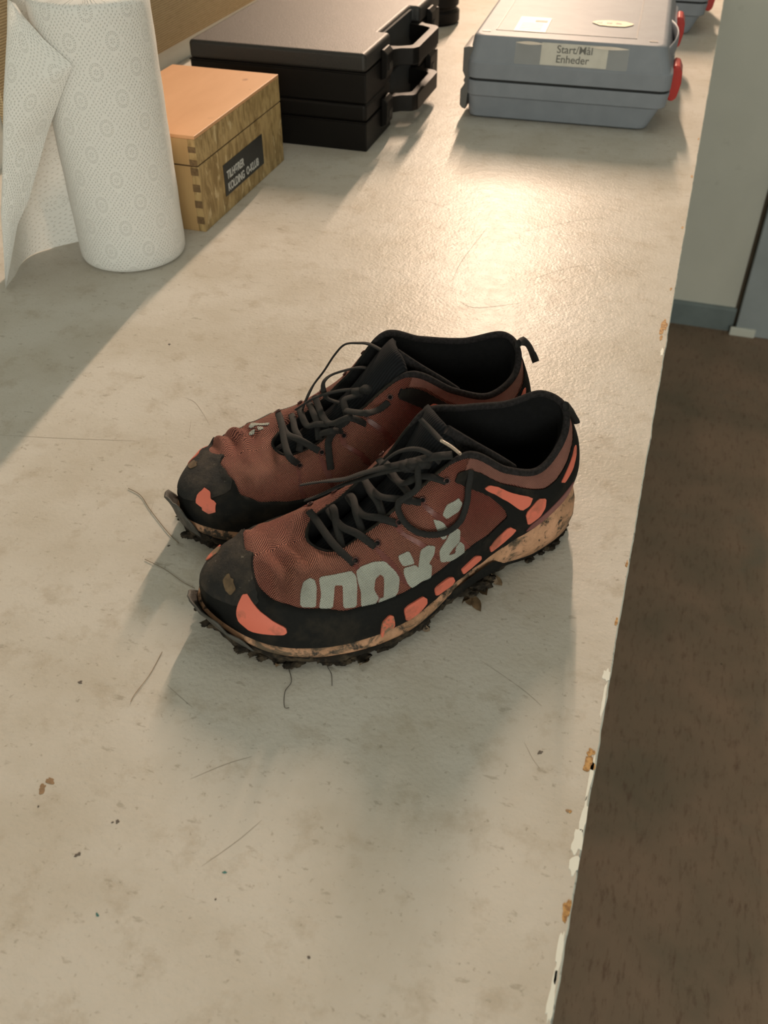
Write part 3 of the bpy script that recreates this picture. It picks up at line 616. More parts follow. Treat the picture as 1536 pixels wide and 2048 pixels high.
    mb = MB(); b_ = inset(B_, .009); b_[:, 2] = np.minimum(b_[:, 2]+.003, .033)
    sp = np.stack([np.interp(b_[:, 0], [0, .29], [.03, .26]), np.full(len(b_), -.003), b_[:, 2]-.002], 1)
    mb.grid(np.stack([b_, (b_+sp)/2, sp], 1), closed=True); mb.add(sp, [tuple(range(len(sp)))]); mb.build('insole', M_INS, sh, mirror=side)
    # tongue
    C = smooth_path([(.2145, -.001, .046), (.195, -.001, .0545), (.172, -.001, .067), (.148, -.001, .085), (.132, -.003, .103), (.122, -.005, .114), (.1170, -.006, .1185)], 6)
    W = np.interp(np.linspace(0, 1, len(C)), [0, .2, .5, .8, 1], [.008, .015, .018, .025, .026])
    rows = []
    def edge_drop(a, k): b_ = max(0, a*side); return k*b_**2.5*.020
    for i_, (c, w_) in enumerate(zip(C, W)):
        k_ = (i_/(len(C)-1))**3; s_ = np.linspace(-1, 1, 17); rows.append([(c[0]-a*a*.006+edge_drop(a, k_)*.3, c[1]+a*w_, c[2]-a*a*.006-edge_drop(a, k_)) for a in s_])
    c = C[-1]; w_ = W[-1]
    for dx, dz in ((-.003, .0014), (-.006, -.002), (-.006, -.012), (-.002, -.030), (.006, -.05)):
        rows.append([(c[0]+dx-a*a*.006+edge_drop(a, 1)*.3, c[1]+a*w_, c[2]+dz-a*a*.006-edge_drop(a, 1)) for a in np.linspace(-1, 1, 17)])
    mb = MB(); mb.grid(rows); tg = mb.build('tongue', M_RIB, sh, mirror=side, label='ribbed navy-black tongue')
    # padded wing of the tongue lying inside the collar
    wing = smooth_path(WING[0 if side > 0 else 1], 8)
    mb = MB(); mb.tube(wing, .0030, .0036, 10); mb.grid([[p+np.array((0, k*.004, -k*.010)) for k in range(4)] for p in wing]); mb.build('tongue_wing', M_PIPE, sh, mirror=side)
    # eyelets
    mb_e = [(5.86, .70), (5.48, .755), (5.1, .815), (4.68, .865), (4.24, .885)]
    for k, (a, b) in enumerate(mb_e + [(16-a, b) for a, b in mb_e]):
        p = skin(a, b, L, .0009); e = skin(a+.02, b, L, .0009)-p; f_ = skin(a, b+.01, L, .0009)-p
        e /= np.linalg.norm(e); f_ -= e*f_.dot(e); f_ /= np.linalg.norm(f_); nn = np.cross(e, f_)
        mb = MB(); mb.tube([p+(e*math.cos(t_)+f_*math.sin(t_))*.0019 for t_ in np.linspace(0, 6.28318, 15)[:-1]], .0005, .0005, 6, up=tuple(nn), closed=True)
        ey = mb.build('eyelet', M_EYE, sh, mirror=side)
        mb = MB(); mb.add([p+(e*math.cos(t_)+f_*math.sin(t_))*.0023 for t_ in np.linspace(0, 6.28318, 13)[:-1]], [tuple(range(12))]); mb.build('hole', M_LIN, ey, mirror=side, smooth=False)
    # sole
    Bz = B_; e = np.roll(Bz, -1, 0)-np.roll(Bz, 1, 0); nr = np.stack([e[:, 1], -e[:, 0], 0*e[:, 0]], 1); nr /= np.linalg.norm(nr, axis=1, keepdims=True)
    if (nr[80]*np.array([0, 1, 0])).sum() < 0: nr = -nr
    gz = np.array([ground_z(x) for x in Bz[:, 0]]); fl_ = np.interp(Bz[:, 0], [0, .03, .08, .12, .2, .29], [.0055, .0050, .0025, .002, .0035, .003])
    inner_ = np.clip(-Bz[:, 1]/.02, 0, 1)*np.clip((.255-Bz[:, 0])/.02, 0, 1)*np.clip((Bz[:, 0]-.03)/.02, 0, 1)    # the straight inner side flares less: the pair stands touching
    fl_ = fl_*(1-.75*inner_)
    hs = Bz[:, 2]-(gz+.003)
    def lvl(o, f_): q_ = Bz+nr*(o if np.isscalar(o) else o[:, None]); q_ = q_.copy(); q_[:, 2] = gz+.003+hs*f_; return q_
    wob = np.array([.0008*noise.noise(Vector((t*4, side*9, 1))) for t in th[:-1]])
    rows = [lvl(-.004, 1.15), lvl(-.0002, 1.10), lvl(fl_*.55+wob, .98), lvl(fl_+wob, .70), lvl(fl_*1.15-wob, .35), lvl(fl_*.7, .02), lvl(-.006, -.03)]
    mb = MB(); mb.grid(np.stack(rows, 1), closed=True); mb.build('midsole', M_MID, sh, mirror=side, label='mud-stained tan foam midsole')
    def out(o, z, k=0): q_ = Bz+nr*(o if np.isscalar(o) else o[:, None]); q_ = q_.copy(); q_[:, 2] = gz+z; return q_
    arch = np.exp(-((Bz[:, 0]-.112)/.030)**2)*(Bz[:, 1] > -1)
    arch2 = np.exp(-((Bz[:, 0]-.110)/.021)**4); hl_ = np.clip((.085-Bz[:, 0])/.02, 0, 1)
    r0 = out(fl_*.8-.003*hl_, .0032); r0[:, 2] += arch*.003*(1-arch2)+arch2*(hs-.0015); r0 += nr*(arch2*.0030)[:, None]
    r1 = out(fl_+.0006-.003*hl_, .0015); r1 += nr*(arch2*.0022)[:, None]; r2 = out(fl_*.5, 0); r3 = out(-.02, 0); r3[:, 1] *= .6
    mb = MB(); g_ = mb.grid(np.stack([r0, r1, r2, r3], 1), closed=True); mb.add(r3, [tuple(range(len(r3)))]); mb.build('outsole', M_RUB, sh, mirror=side, label='black rubber outsole')
    lug_mesh = None; idx = 0
    for t in np.arange(.15, 16, .42):
        for row in (0, 1):
            i = int(t*20) % 320; p = Bz[i]+nr[i]*(fl_[i]*.6-.009-row*.016); 
            if abs(p[0]-.112) < .020: continue
            z1 = ground_z(p[0])+.0005; z0 = z1-.0055
            if lug_mesh is None:
                mb = MB(); mb.prism([(-.0045, .0), (.0045, .0), (.0036, -.0059), (-.0036, -.0059)], 1, -.0038, .0038)
                lo = mb.build('lug', M_RUB, sh, smooth=False, recalc=True); lug_mesh = lo.data
            else: lo = link(bpy.data.objects.new('lug', lug_mesh), sh)
            lo.scale.z = (z1-.0002)/.0059; lo.location = (p[0], p[1]*side, z1); lo.rotation_euler.z = math.atan2(nr[i][1]*side, nr[i][0])+1.57
    # mud caked all along the lower edge
    rim = []
    for i in range(320):
        t = i*.05; n1 = noise.noise(Vector((t*2.1, side*4, 2))); n2 = noise.noise(Vector((t*7.5, side*4, 5))); n3 = noise.noise(Vector((t*22, side*3, 8)))
        o_ = -.0035+.0045*n1+.0032*n2+.0012*n3; o_ = min(o_, .0022); g0 = gz[i]; b0 = Bz[i]; r_ = []
        heel_ = max(0, min(1, (.085-b0[0])/.02)); o_ -= .0035*heel_; up_ = (.0030+.0026*max(0, n1)+.0020*n3)*(1-.85*heel_)
        for kz, ko in ((up_, -.001), (up_*.8, .0010+.0006*n3-.004*heel_), (.0, .0016+.35*max(o_, -.004)-.004*heel_), (-.5*g0, o_+fl_[i]*.4), (-.99*g0+.0003, o_-.0015+fl_[i]*.3)):
            q_ = b0+nr[i]*(fl_[i]*.95+ko-.0015*inner_[i]+(.001*noise.noise(Vector((t*30, kz*900, side))))); r_.append((q_[0], q_[1], g0+kz))
        rim.append(r_)
    mb = MB(); mb.grid(rim, closed=True); mb.build('caked_mud', M_MUD, sh, mirror=side, label='dark caked mud round the sole edge')
    # mud and rotting leaves packed under the edge
    for (t, r_, n_, o_, leaf) in MUD:
        i = int(t*20) % 320; mb = MB(); c = Bz[i]+nr[i]*(fl_[i]*.6+o_)
        for k in range(n_):
            tt_ = nr[i]; al = np.array([-tt_[1], tt_[0], 0]); q_ = c+al*random.uniform(-1.6, 1.6)*r_+tt_*random.uniform(-.9, .15)*r_
            rz = r_*random.uniform(.35, .75); mb.blob((q_[0], q_[1], gz[i]*.45+random.uniform(-.001, .002)), rz, (1.5, .9, .6), .55, 2.4, 3, floor=.0003)
        mb.build('mud_clump', M_MUD, sh, mirror=side)
        for k in range(leaf):
            q_ = c+nr[i]*random.uniform(-.2, 1)*r_+np.array([-nr[i][1], nr[i][0], 0])*random.uniform(-1.2, 1.2)*r_; mb = MB(); a = random.uniform(0, 3); ln = r_*random.uniform(.7, 1.3)
            rows = [[(q_[0]+math.cos(a)*s_*ln-math.sin(a)*w_*ln*.4*(1-s_*s_), q_[1]+math.sin(a)*s_*ln+math.cos(a)*w_*ln*.4*(1-s_*s_), max(.0006, .003+.003*s_*math.cos(k+a)+.002*w_)) for w_ in (-1, 0, 1)] for s_ in np.linspace(-1, 1, 6)]
            mb.grid(rows); mb.build('leaf_scrap', M_LEAF, sh, mirror=side)
    # peeling lip of the outsole at the toe
    F0, F1, FH, FO = FLAP[0 if side > 0 else 1]
    rows = []
    for t in np.linspace(F0, F1, 26):
        k = math.sin(math.pi*(t-F0)/(F1-F0))**.6; i = int(t*20); h = FH*k*(1+.25*noise.noise(Vector((t*6, side, 0)))); r_ = []
        for s_ in np.linspace(0, 1, 6):
            o_ = .003+(FO*s_)*k+.002*noise.noise(Vector((t*5, s_*3, side)))*s_; q_ = Bz[i % 320]+nr[i % 320]*o_; r_.append((q_[0], q_[1], gz[i % 320]+.001+h*s_))
        rows.append(r_)
    mb = MB(); mb.grid(rows); fo = mb.build('outsole_lip', M_FLAP, sh, mirror=side, label='peeling grey outsole lip')
    sd = fo.modifiers.new('thick', 'SOLIDIFY'); sd.thickness = .0014
    # heel pull tab
    tbp = smooth_path(laces['tab'], 6); mb = MB(); mb.tube(tbp, .0036, .0024, 8, up=(1, 0, .3)); mb.build('pull_tab', M_LACE, sh, mirror=side)
    # lace
    mb = MB(); ax = lambda p: (Vector(p)-Vector((p[0]-.01, -.002, .035))).normalized()
    for k, pts in laces.items():
        if k in ('tab', 'aglet', 'knot'): continue
        if k[0] == 'c':
            pts = [tuple(p) for p in pts]; a, b = pts[0], pts[-1]
            if abs(a[1]) < .021: pts = [(a[0]-.002, -side*.0235, a[2]-.005)]+pts
            if abs(b[1]) < .021: pts = pts+[(b[0]+.002, side*.0225, b[2]-.007)]
        pp_ = smooth_path(pts, 7); wd = .0032 if k in ('tail', 'tail2') else .0021 if k.startswith('bow') or k == 'free' or k == 'aglace' else .0026
        mb.tube(pp_, wd, .0008, 8, up=ax)
    for k_ in KNOT[0 if side > 0 else 1]: mb.blob(k_, .0052, (1.2, 1, .7), .3, 1.5, 2)
    lace = mb.build('shoelace', M_LACE, sh, mirror=side, label='flat black shoelace tied in a loose bow')
    if 'aglet' in laces:
        mb = MB(); mb.tube(smooth_path(laces['aglet'], 5), .0011, .0011, 8); mb.build('aglet', M_TIP, lace, mirror=side, label='pale brass-coloured lace tip')
    return sh
plainM = plain('mauve_heel_film', (.22, .075, .075), .5)
FLAP = ((7.1, 8.6, .017, .0075), (7.75, 8.95, .026, .0065))
KNOT = ([(.1415, .0120, .1045), (.1375, .0150, .1060), (.145, .008, .1015)], [(.138, -.010, .093), (.143, -.006, .089)])
WING = ([(.115, .004, .118), (.098, .011, .104), (.080, .015, .089), (.068, .017, .078)], [(.114, -.004, .116), (.098, -.012, .104), (.082, -.016, .092), (.070, -.018, .082)])
MUD = [(3.62, .0062, 8, .004, 5), (3.2, .0040, 5, .002, 2), (2.1, .0045, 4, .001, 0), (1.6, .004, 4, .001, 0), (4.6, .004, 3, .001, 1), (5.3, .0045, 4, .0015, 0),
       (5.75, .0055, 6, .002, 1), (6.1, .004, 4, .0015, 0), (6.6, .0055, 6, .002, 1), (7.05, .004, 4, .0015, 0), (7.4, .0045, 5, .001, 0), (7.9, .004, 4, .001, 0), (8.6, .0045, 5, .001, 0), (9.1, .005, 5, .0015, 0), (9.5, .0045, 5, .001, 0), (10.2, .005, 4, .001, 0), (12.4, .005, 5, .002, 0)]
make_shoe((-.030, .565), -2.3655728, 1, LEFT, LACE['F'], (), 'muddy coral and black running shoe nearer the camera, silvery lettering on its side')
make_shoe((-.0793, .6367), -2.5104763, -1, RIGHT, LACE['B'], ('bL1', 'bL2', 'bL3'), 'muddy coral and black running shoe behind the other, dark lace loop standing up')

def strand(name, pts, r, mat, label, cat_, z=.0008, grp=None):
    P = [(x, y, (p[0] if p else z)) for x, y, *p in pts]; P = smooth_path(P, 6); c = P[0].copy(); mb = MB()
    mb.tube([p-np.array([c[0], c[1], 0]) for p in P], r, r, 6); o = mb.build(name, mat); o.location = (c[0], c[1], 0); return tag(o, label, cat_, grp)
strand('root_fibre', [(-.1790, .3600, .002), (-.1757, .3547), (-.1704, .3457), (-.1713, .337), (-.1672, .326), (-.1640, .3262)], .00022, M_HAIR, 'longer thin dark root fibre lying below the front shoe', 'fibre')
strand('root_fibre', [(-.1545, .3675, .002), (-.1527, .3641), (-.1481, .359), (-.1446, .3504)], .0002, M_HAIR, 'shorter thin dark root fibre below the front shoe', 'fibre')
strand('grass_stem', [(-.3667, .4885), (-.353, .4835), (-.338, .4706), (-.3128, .4511), (-.2987, .4421)], .0003, M_GRASS, 'long dry grass stem beside the toe of the rear shoe', 'grass')
strand('grass_stem', [(-.3144, .4191), (-.2956, .414), (-.2777, .4063), (-.2664, .4031)], .00026, M_GRASS, 'short dry grass stem between the two toes', 'grass')
strand('grass_stem', [(-.2607, .3435), (-.2594, .3241), (-.2607, .3069), (-.2602, .3009)], .0002, M_STAIN, 'thin reddish stem in front of the front toe', 'grass')

# ------------------------------------------------------------------ paper towel roll
RC = (-.5751, .8759); RR = .0584; RH = .266
roll = empty('paper_towel_roll', (RC[0], RC[1], 0), label='white embossed kitchen paper roll standing on the bench, last sheet hanging loose', cat='paper roll')
n = 96; prof = [(.0225, 0), (RR-.006, 0), (RR-.0015, .002), (RR, .006)]+[(RR+.0002*math.sin(k*1.3), .006+(RH-.012)*k/24) for k in range(1, 24)]+[(RR, RH-.006), (RR-.0015, RH-.002), (RR-.006, RH), (.0225, RH)]
mb = MB(); mb.lathe(prof, n=n, cap=False); o = mb.build('roll_body', M_PAPER, roll)
ul = o.data.uv_layers.new(name='UVMap')
for pl in o.data.polygons:
    js = [o.data.loops[i].vertex_index % n for i in pl.loop_indices]; wr = 0 in js and n-1 in js
    for li in pl.loop_indices:
        j = o.data.loops[li].vertex_index; a = j % n; a = n if (wr and a == 0) else a
        ul.data[li].uv = (a/n*6.28318*RR, o.data.vertices[j].co.z)
mb = MB(); mb.lathe([(.0215, 0), (.0225, 0), (.0225, RH), (.0215, RH), (.0215, 0)], n=48, cap=False); mb.build('core', M_CARD, roll)
def cylpt(a, z, r=RR+.0012): return (RC[0]+r*math.cos(a), RC[1]+r*math.sin(a), z)
rows_px = [  # leave-point R, outer bend S, free edge F of each row, bottom to top
 ((-.6275, .9010, 0), (-.6800, .8340, 0), (-.6680, .7760, 0), (-.6616, .7526, 0), (-.6616, .7526, .0005)),
 ((-.6275, .9010, .060), (-.6740, .8330, .066), (-.6600, .7820, .073), (-.6528, .7657, .0775), (-.6440, .7760, .0640)),
 ((-.6275, .9010, .095), (-.6680, .8340, .100), (-.6550, .7900, .105), (-.6471, .7741, .1088), (-.6330, .7900, .0870)),
 ((-.6275, .9010, .130), (-.6600, .8360, .132), (-.6490, .7960, .136), (-.6417, .7822, .1391), (-.6130, .8180, .1470)),
 ((-.6275, .9010, .180), (-.6540, .8380, .182), (-.6410, .8060, .186), (-.6331, .7950, .1883), (-.5650, .8145, .2160)),
 ((-.6275, .9010, .225), (-.6460, .8420, .226), (-.6330, .8150, .229), (-.6256, .8062, .2308), (-.5925, .8165, .2365)),
 ((-.6275, .9010, .262), (-.6400, .8480, .262), (-.6270, .8230, .264), (-.6190, .8160, .2660), (-.6130, .8215, .2540)),
 ((-.6275, .9010, .266), (-.6395, .8490, .266), (-.6265, .8240, .266), (-.6190, .8170, .2662), (-.6170, .8200, .2640))]
NR, NC = 57, 60
def lin_ip(L_, t):
    t = t*(len(L_)-1); i = min(int(t), len(L_)-2); f = t-i; return np.array(L_[i])*(1-f)+np.array(L_[i+1])*f
def ip(L_, t):      # catmull along a list
    t = t*(len(L_)-1); i = min(int(t), len(L_)-2); f = t-i; P_ = [np.array(q) for q in L_]
    a, b, c, d = P_[max(i-1, 0)], P_[i], P_[i+1], P_[min(i+2, len(P_)-1)]
    return .5*((2*b)+(c-a)*f+(2*a-5*b+4*c-d)*f*f+(3*b-a-3*c+d)*f**3)
cols = list(zip(*rows_px)); G = []
for i in range(NR):
    t = i/(NR-1); ctrl = [lin_ip(c, t) for c in cols]; r_ = []
    f0 = ctrl[4]; s0 = ctrl[3]; mid = (s0+f0)/2+np.array([.002, -.003, 0])*(min(1, np.linalg.norm(f0-s0)/.02))
    seq = ctrl[:4]+[mid, f0]
    for j in range(NC):
        q_ = ip(seq, j/(NC-1)); dx, dy = q_[0]-RC[0], q_[1]-RC[1]; d_ = math.hypot(dx, dy)
        if d_ < RR+.0016: q_[0], q_[1] = RC[0]+dx/d_*(RR+.0016), RC[1]+dy/d_*(RR+.0016)
        q_[2] = max(.0006, q_[2]); r_.append(q_-np.array([RC[0], RC[1], 0]))
    G.append(r_)
mb = MB(); mb.grid(G); o = mb.build('loose_sheet', M_PAPER, roll, label='hanging end of the paper')
ul = o.data.uv_layers.new(name='UVMap')
for lp in o.data.loops: ul.data[lp.index].uv = ((lp.vertex_index % NC)/NC*.16, o.data.vertices[lp.vertex_index].co.z)

# ------------------------------------------------------------------ text helper
def text(name, body, size, mat, parent, M, align='CENTER', bold=0, sx=1, off=0):
    cu = bpy.data.curves.new(name, 'FONT'); cu.body = body; cu.size = size; cu.align_x = align; cu.extrude = .0001; cu.offset = bold; cu.space_line = .95
    tmp = bpy.data.objects.new(name, cu); S.collection.objects.link(tmp); bpy.context.view_layer.update()
    me = bpy.data.meshes.new_from_object(tmp.evaluated_get(bpy.context.evaluated_depsgraph_get())); bpy.data.objects.remove(tmp)
    me.transform(M @ Matrix.Diagonal((sx, 1, 1, 1))); me.name = name; me.materials.clear(); me.materials.append(mat)
    return link(bpy.data.objects.new(name, me), parent)

# ------------------------------------------------------------------ wooden box
bx = empty('wooden_box', (-.519, .947, 0), label='small hinged wooden box with a black name plate, beside the paper roll', cat='wooden box')
BW, BD, BH, SP = .153, .246, .1115, .0775
t_ = .009
mb = MB()
for z0, z1, nm in ((0, SP-.0008, 'body'), (SP+.0008, BH-.004, 'lid')):
    mb = MB(); mb.box(-BW, -t_, 0, t_, z0, z1); mb.box(-BW, -t_, BD-t_, BD, z0, z1); mb.box(-BW, -BW+t_, t_, BD-t_, z0, z1)
    if nm == 'body': mb.box(-BW+t_, -t_, t_, BD-t_, 0, .006)
    par = mb.build(nm, M_BLOND, bx, smooth=False, bevel=.0006)
    mb = MB(); mb.box(-t_, 0, 0, BD, z0, z1); mb.build('side_board', M_FLAKE, par, smooth=False, bevel=.0008, label='flaky golden grained side')
    if nm == 'lid':
        mb = MB(); mb.box(-BW, 0, 0, BD, BH-.004, BH); mb.build('lid_panel', M_PLY, par, smooth=False, bevel=.0008, label='orange plywood lid top')
    # finger joints at the front corner
    nf = 4 if nm == 'body' else 2; hgt_ = (z1-z0)/(nf*2)
    for k in range(nf):
        za = z0+hgt_*(2*k+1) if nm == 'body' else z1-hgt_*(2*k+2); mb = MB(); mb.box(-.0095, -.0002, -.0004, .004, za, min(za+hgt_*.9, z1)); mb.build('finger_joint', M_ENDG, par, smooth=False)
mb = MB(); mb.box(-BW+.001, -.001, .001, BD-.001, SP-.0012, SP+.0012); mb.build('seam', M_WLINE, bx, smooth=False)
for ya in (.03, BD-.06):
    mb = MB(); mb.box(-BW-.004, -BW+.001, ya, ya+.03, SP-.01, SP+.01); mb.build('hinge', M_GREYD, bx, smooth=False)
pl_ = MB(); pl_.box(0, .0009, .061, .178, .0195, .0575); plate = pl_.build('name_plate', M_PLATE, bx, smooth=False, bevel=.0006)
Mt = Matrix.Translation((.0011, 0, 0)) @ Matrix(((0, 0, 1, 0), (1, 0, 0, 0), (0, 1, 0, 0), (0, 0, 0, 1)))
text('lettering', 'TILHØRER', .0135, M_WHITE, plate, Mt @ Matrix.Translation((.068, .0385, 0)), 'LEFT', .0004, .80)
text('lettering', 'KOLDING  O-KLUB', .0135, M_WHITE, plate, Mt @ Matrix.Translation((.068, .0240, 0)), 'LEFT', .0004, .80)

# ------------------------------------------------------------------ black briefcases
def rr_poly(x0, x1, z0, z1, rt, rb_=.002, n=5):
    P_ = []
    for cx, cz, r, a0 in ((x1-rt, z1-rt, rt, 0), (x0+rt, z1-rt, rt, 90), (x0+rb_, z0+rb_, rb_, 180), (x1-rb_, z0+rb_, rb_, 270)):
        for k in range(n): a = math.radians(a0+90*k/(n-1)); P_.append((cx+r*math.cos(a), cz+r*math.sin(a)))
    return P_
def black_case(z, label, top):
    c = empty('black_case', (-.420, 1.256, z), math.radians(.6), label=label, cat='tool case', group='stacked black plastic cases')
    D_, W_, H_ = .40, .257, .0636; y1, y2 = .118, .275     # handle recess
    def shell(nm, z0, z1, rt, rb_):
        plan = [(-W_, 0), (0, 0), (0, y1), (-.016, y1), (-.016, y2), (0, y2), (0, D_), (-W_, D_)]
        mb = MB(); mb.prism(plan, 2, z0, z1)
        return mb.build(nm, M_BLKT if nm == 'lid' and top else M_BLK, c, smooth=False, recalc=True, bevel=rt)
    shell('base', 0, H_*.60, .002, .005); shell('lid', H_*.61, H_, .0055, .002)
    mb = MB(); mb.box(-W_-.0006, .0006, -.0006, D_+.0006, H_*.60-.001, H_*.61+.001); mb2 = MB(); mb2.box(-W_+.01, -.02, .01, D_-.01, H_*.55, H_*.65); mb2.build('seam', M_SEAM, c, smooth=False)
    mb = MB(); mb.box(-W_-.0008, .0008, -.0008, .012, H_*.60, H_*.60+.0016)
    mb.build('lip', M_BLK, c, smooth=False, bevel=.0004)
    # carrying handle: a bent bar standing off the front
    hz0, hz1 = H_*.30, H_*.66
    poly = [(-.018, y1-.002), (.004, y1-.002), (.012, y1+.006), (.030, y1+.012), (.036, y1+.022), (.036, y2-.022), (.030, y2-.012), (.012, y2-.006), (.004, y2+.002), (-.018, y2+.002),
            (-.018, y2-.014), (.008, y2-.018), (.021, y2-.026), (.024, y2-.034), (.024, y1+.034), (.021, y1+.026), (.008, y1+.018), (-.018, y1+.014)]
    mb = MB(); m_ = len(poly); mb.add([(x, y, zz) for zz in (hz0, hz1) for x, y in poly], [(i, (i+1) % m_, m_+(i+1) % m_, m_+i) for i in range(m_)]+[
        (k, k+1, 16-k, 17-k) for k in range(0, 8)]+[(m_+17-k, m_+16-k, m_+k+1, m_+k) for k in range(0, 8)]+[(8, 9, 10, 8)[:3], (m_+10, m_+9, m_+8)])
    mb.build('handle', M_BLK, c, smooth=False, recalc=True, bevel=.0015)
    for ya in (.070, .315):
        mb = MB(); mb.prism([(0, .012), (.008, .016), (.0095, .030), (.0095, .046), (.004, .052), (0, .052)], 1, ya, ya+.030); la = mb.build('latch', M_BLK, c, smooth=False, recalc=True, bevel=.0012)
        mb = MB(); mb.box(.0093, .0105, ya+.008, ya+.022, .024, .034); mb.build('latch_rib', M_BLKT, la, smooth=False)
    mb = MB(); mb.box(-.0155, -.012, y1+.004, y2-.004, .004, H_-.004); mb.build('recess_wall', M_SEAM, c, smooth=False)
    return c
black_case(0, 'black plastic carrying case at the bottom of its stack of two, on the bench', False)
black_case(.0640, 'black plastic carrying case lying on top of an identical one, behind the wooden box', True)

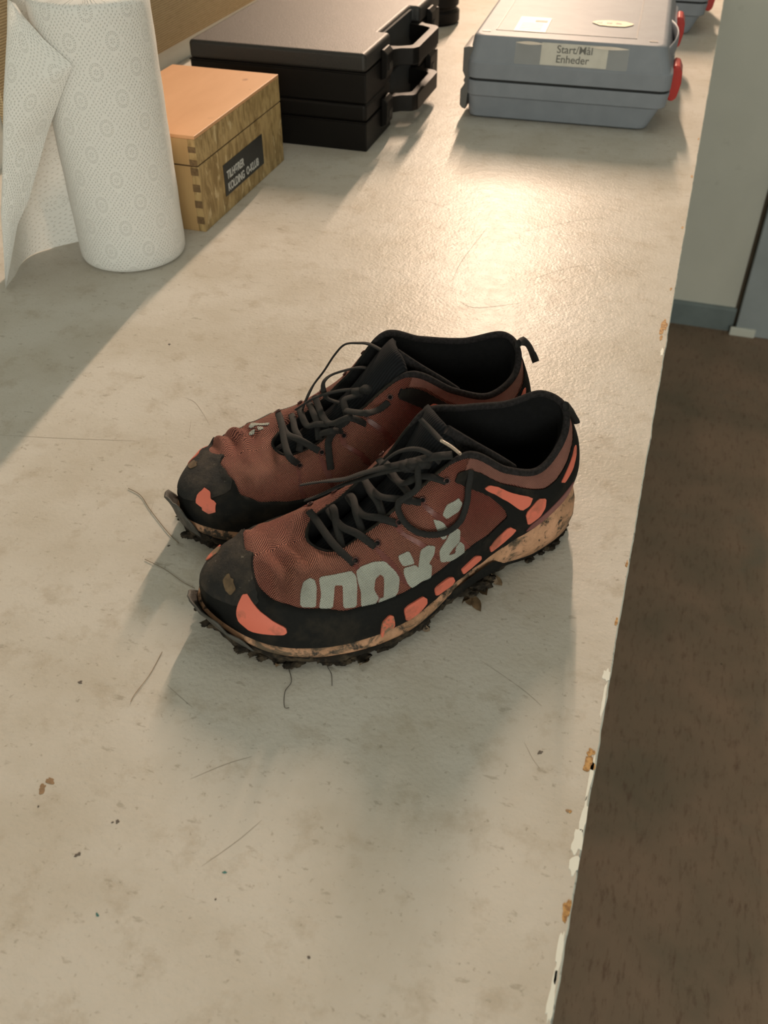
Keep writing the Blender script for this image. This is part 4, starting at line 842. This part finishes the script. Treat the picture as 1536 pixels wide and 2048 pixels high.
# ------------------------------------------------------------------ grey cases
def loop_rect(x0, x1, y0, y1, r, z, n=6):
    P_ = []
    for cx, cy, a0 in ((x1-r, y1-r, 0), (x0+r, y1-r, 90), (x0+r, y0+r, 180), (x1-r, y0+r, 270)):
        for k in range(n): a = math.radians(a0+90*k/(n-1)); P_.append((cx+r*math.cos(a), cy+r*math.sin(a), z))
    return P_
def grey_case(loc, rz, label, labelled):
    c = empty('grey_case', loc, rz, label=label, cat='tool case'); D_ = .42 if labelled else .27
    def stackl(nm, rows, mat, capb=True, capt=True):
        mb = MB(); m_ = 24
        for r_ in rows: mb.v += [tuple(p) for p in r_]
        for i in range(len(rows)-1):
            for j in range(m_): mb.f.append((i*m_+j, i*m_+(j+1) % m_, (i+1)*m_+(j+1) % m_, (i+1)*m_+j))
        if capb: mb.f.append(tuple(range(m_))[::-1])
        if capt: mb.f.append(tuple((len(rows)-1)*m_+j for j in range(m_)))
        return mb.build(nm, mat, c, smooth=False, recalc=True, bevel=.0012)
    W0, W1 = -.274, 0
    stackl('base', [loop_rect(W0+.006, W1-.010, .010, D_-.01, .014, 0), loop_rect(W0+.003, W1-.004, .005, D_-.005, .014, .003), loop_rect(W0+.001, W1+.010, -.002, D_, .014, .0335),
                    loop_rect(W0, W1+.017, -.008, D_+.004, .016, .036), loop_rect(W0, W1+.020, -.010, D_+.005, .016, .0565)], M_GREY)
    stackl('lid', [loop_rect(W0, W1+.020, -.010, D_+.005, .016, .0600), loop_rect(W0, W1+.020, -.010, D_+.005, .016, .0815), loop_rect(W0+.001, W1+.016, -.0075, D_, .014, .0840),
                   loop_rect(W0+.006, W1+.006, -.001, D_-.008, .016, .1130), loop_rect(W0+.008, W1+.003, .001, D_-.011, .015, .1155), loop_rect(W0+.012, W1-.002, .005, D_-.017, .012, .117)], M_GREY)
    stackl('seam', [loop_rect(W0+.003, W1+.017, -.007, D_, .014, .055), loop_rect(W0+.003, W1+.017, -.007, D_, .014, .0615)], M_SEAM)
    for ya in (.0, D_-.09):
        mb = MB(); mb.prism([(-.274, .012), (-.280, .014), (-.283, .018), (-.283, .040), (-.279, .044), (-.277, .049), (-.279, .053), (-.277, .058), (-.279, .062), (-.281, .066), (-.281, .098), (-.274, .100), (-.266, .100)], 1, ya, ya+.07)
        mb.build('hinge', M_GREYD, c, smooth=False, recalc=True, bevel=.001)
    for ya in (.03, D_-.10):
        mb = MB(); mb.prism([(.019, .038), (.026, .037), (.031, .042), (.034, .062), (.033, .076), (.028, .085), (.021, .086), (.018, .080)], 1, ya, ya+.045)
        mb.build('latch', M_RED, c, smooth=False, recalc=True, bevel=.002, label='red side latch')
    mb = MB(); mb.box(-.240, -.038, .030, .0312, .1168, .1176); mb.box(-.240, -.2388, .030, D_-.03, .1164, .1176); mb.box(-.0392, -.038, .030, D_-.03, .1164, .1176); mb.build('lid_panel_line', M_GREYD, c, smooth=False)
    for xa in (-.252, -.014):
        mb = MB(); mb.box(xa-.006, xa+.006, .018, .026, .117, .1176); mb.build('lid_foot', M_GREYD, c, smooth=False)
    if labelled:
        Mf = Matrix.Translation((0, .0005, 0)); nrm = Vector((0, -.1090-0, 0))
        # the lid front leans back a little
        sl = math.atan2(.0065, .029); F_ = Matrix.Translation((0, -.0075, .084)) @ Matrix.Rotation(math.pi/2-sl, 4, 'X')
        mb = MB(); mb.box(-.168, -.074, .0005, .0290, .0004, .0009, F_); lb = mb.build('label', M_LAB, c, smooth=False, label='white paper label')
        text('lettering', 'Start/Mål', .0140, M_INK, lb, F_ @ Matrix.Translation((-.1205, .0170, .0012)), 'CENTER', .00012, 1)
        text('lettering', 'Enheder', .0140, M_INK, lb, F_ @ Matrix.Translation((-.1225, .0045, .0012)), 'CENTER', .00012, 1)
        mb = MB(); mb.box(-.205, -.045, -.0005, .0292, .0017, .0019, F_); mb.build('tape', M_TAPE, c, smooth=False, label='clear tape over the label')
        for xa, xb in ((-.205, -.165), (-.10, -.046)):
            mb = MB(); P_ = [(xa+(xb-xa)*k/12, .0270+.0022*math.sin(math.pi*k/12), .0021) for k in range(13)]
            mb.grid([[F_ @ Vector((x, y, z)), F_ @ Vector((x, y-.004*math.sin(math.pi*k/12)-.0003, z))] for k, (x, y, z) in enumerate(P_)]); mb.build('tape_edge', M_STK, c, smooth=False)
        mb = MB(); mb.box(-.214, -.168, .030, .115, .1176, .1180); st = mb.build('sticker', M_STK, c, smooth=False, label='pale printed sticker')
        mb = MB(); mb.box(-.190, -.172, .086, .098, .1181, .1183); mb.build('print', M_INKR, st, smooth=False)
        for k in range(5):
            mb = MB(); mb.box(-.208, -.176, .040+k*.009, .0412+k*.009, .1181, .1183); mb.build('print', M_GREYD, st, smooth=False)
        mb = MB(); nn_ = 26; ring_ = []
        for k in range(nn_):
            a = 6.28318*k/nn_; r_ = 1+.22*noise.noise(Vector((math.cos(a)*2, math.sin(a)*2, 4))); ring_.append((-.077+.030*r_*math.cos(a), .106+.018*r_*math.sin(a), .1182))
        mb.add(ring_, [tuple(range(nn_))]); mb.build('sticker', M_STKY, c, smooth=False, label='yellowed half-peeled sticker')
        mb = MB()
        for k in range(3): mb.box(-.100+k*.014, -.092+k*.014, .102, .110, .1183, .1185)
        mb.build('print', M_GREYD, c, smooth=False)
        # carrying handle bowing out on the latch side
        arc_ = [(.019+.020*math.sin(math.pi*k/14), .060+.13*k/14, .0) for k in range(15)]
        mb = MB(); mb.tube([(.004+.016*math.sin(math.pi*k/16), .030+.20*k/16, .092+.004*math.sin(math.pi*k/16)) for k in range(17)], .0022, .012, 8, up=(0, 0, 1)); mb.build('handle', M_GREY, c)
    return c
grey_case((-.050, 1.456, 0), math.radians(3.0), 'light grey plastic case with red latch and white label on its front', True)
grey_case((-.024, 2.03, 0), math.radians(3.0), 'second grey plastic case with red latch, partly hidden behind the labelled one', False)

# round ribbed black canister behind the black cases
cn = empty('ribbed_canister', (-.520, 1.99, 0), label='round ribbed black rubber canister behind the black cases', cat='canister')
mb = MB(); mb.lathe([(.046, 0), (.050, .004), (.050, .022), (.044, .026), (.044, .030), (.048, .033), (.048, .050), (.040, .054), (.040, .060), (.044, .063), (.044, .085), (.040, .090)], n=40); mb.build('body', M_BLK, cn, smooth=False, bevel=.001)
mb = MB(); mb.lathe([(.030, .090), (.034, .092), (.034, .112), (.028, .118)], n=32); mb.build('cap', M_BLKT, cn, smooth=False, bevel=.001)

# ------------------------------------------------------------------ burlap board on the wall
bd = empty('notice_board', (RX0, 1.07, .036), label='burlap-covered board hanging on the wall above the bench', cat='notice board')
mb = MB(); mb.box(.001, .012, 0, 1.70, 0, .62); mb.build('burlap_panel', M_BURL, bd, smooth=False, bevel=.003)
mb = MB(); mb.box(0, .001, .02, 1.66, .02, .60); mb.build('backing', M_CARD, bd, smooth=False)
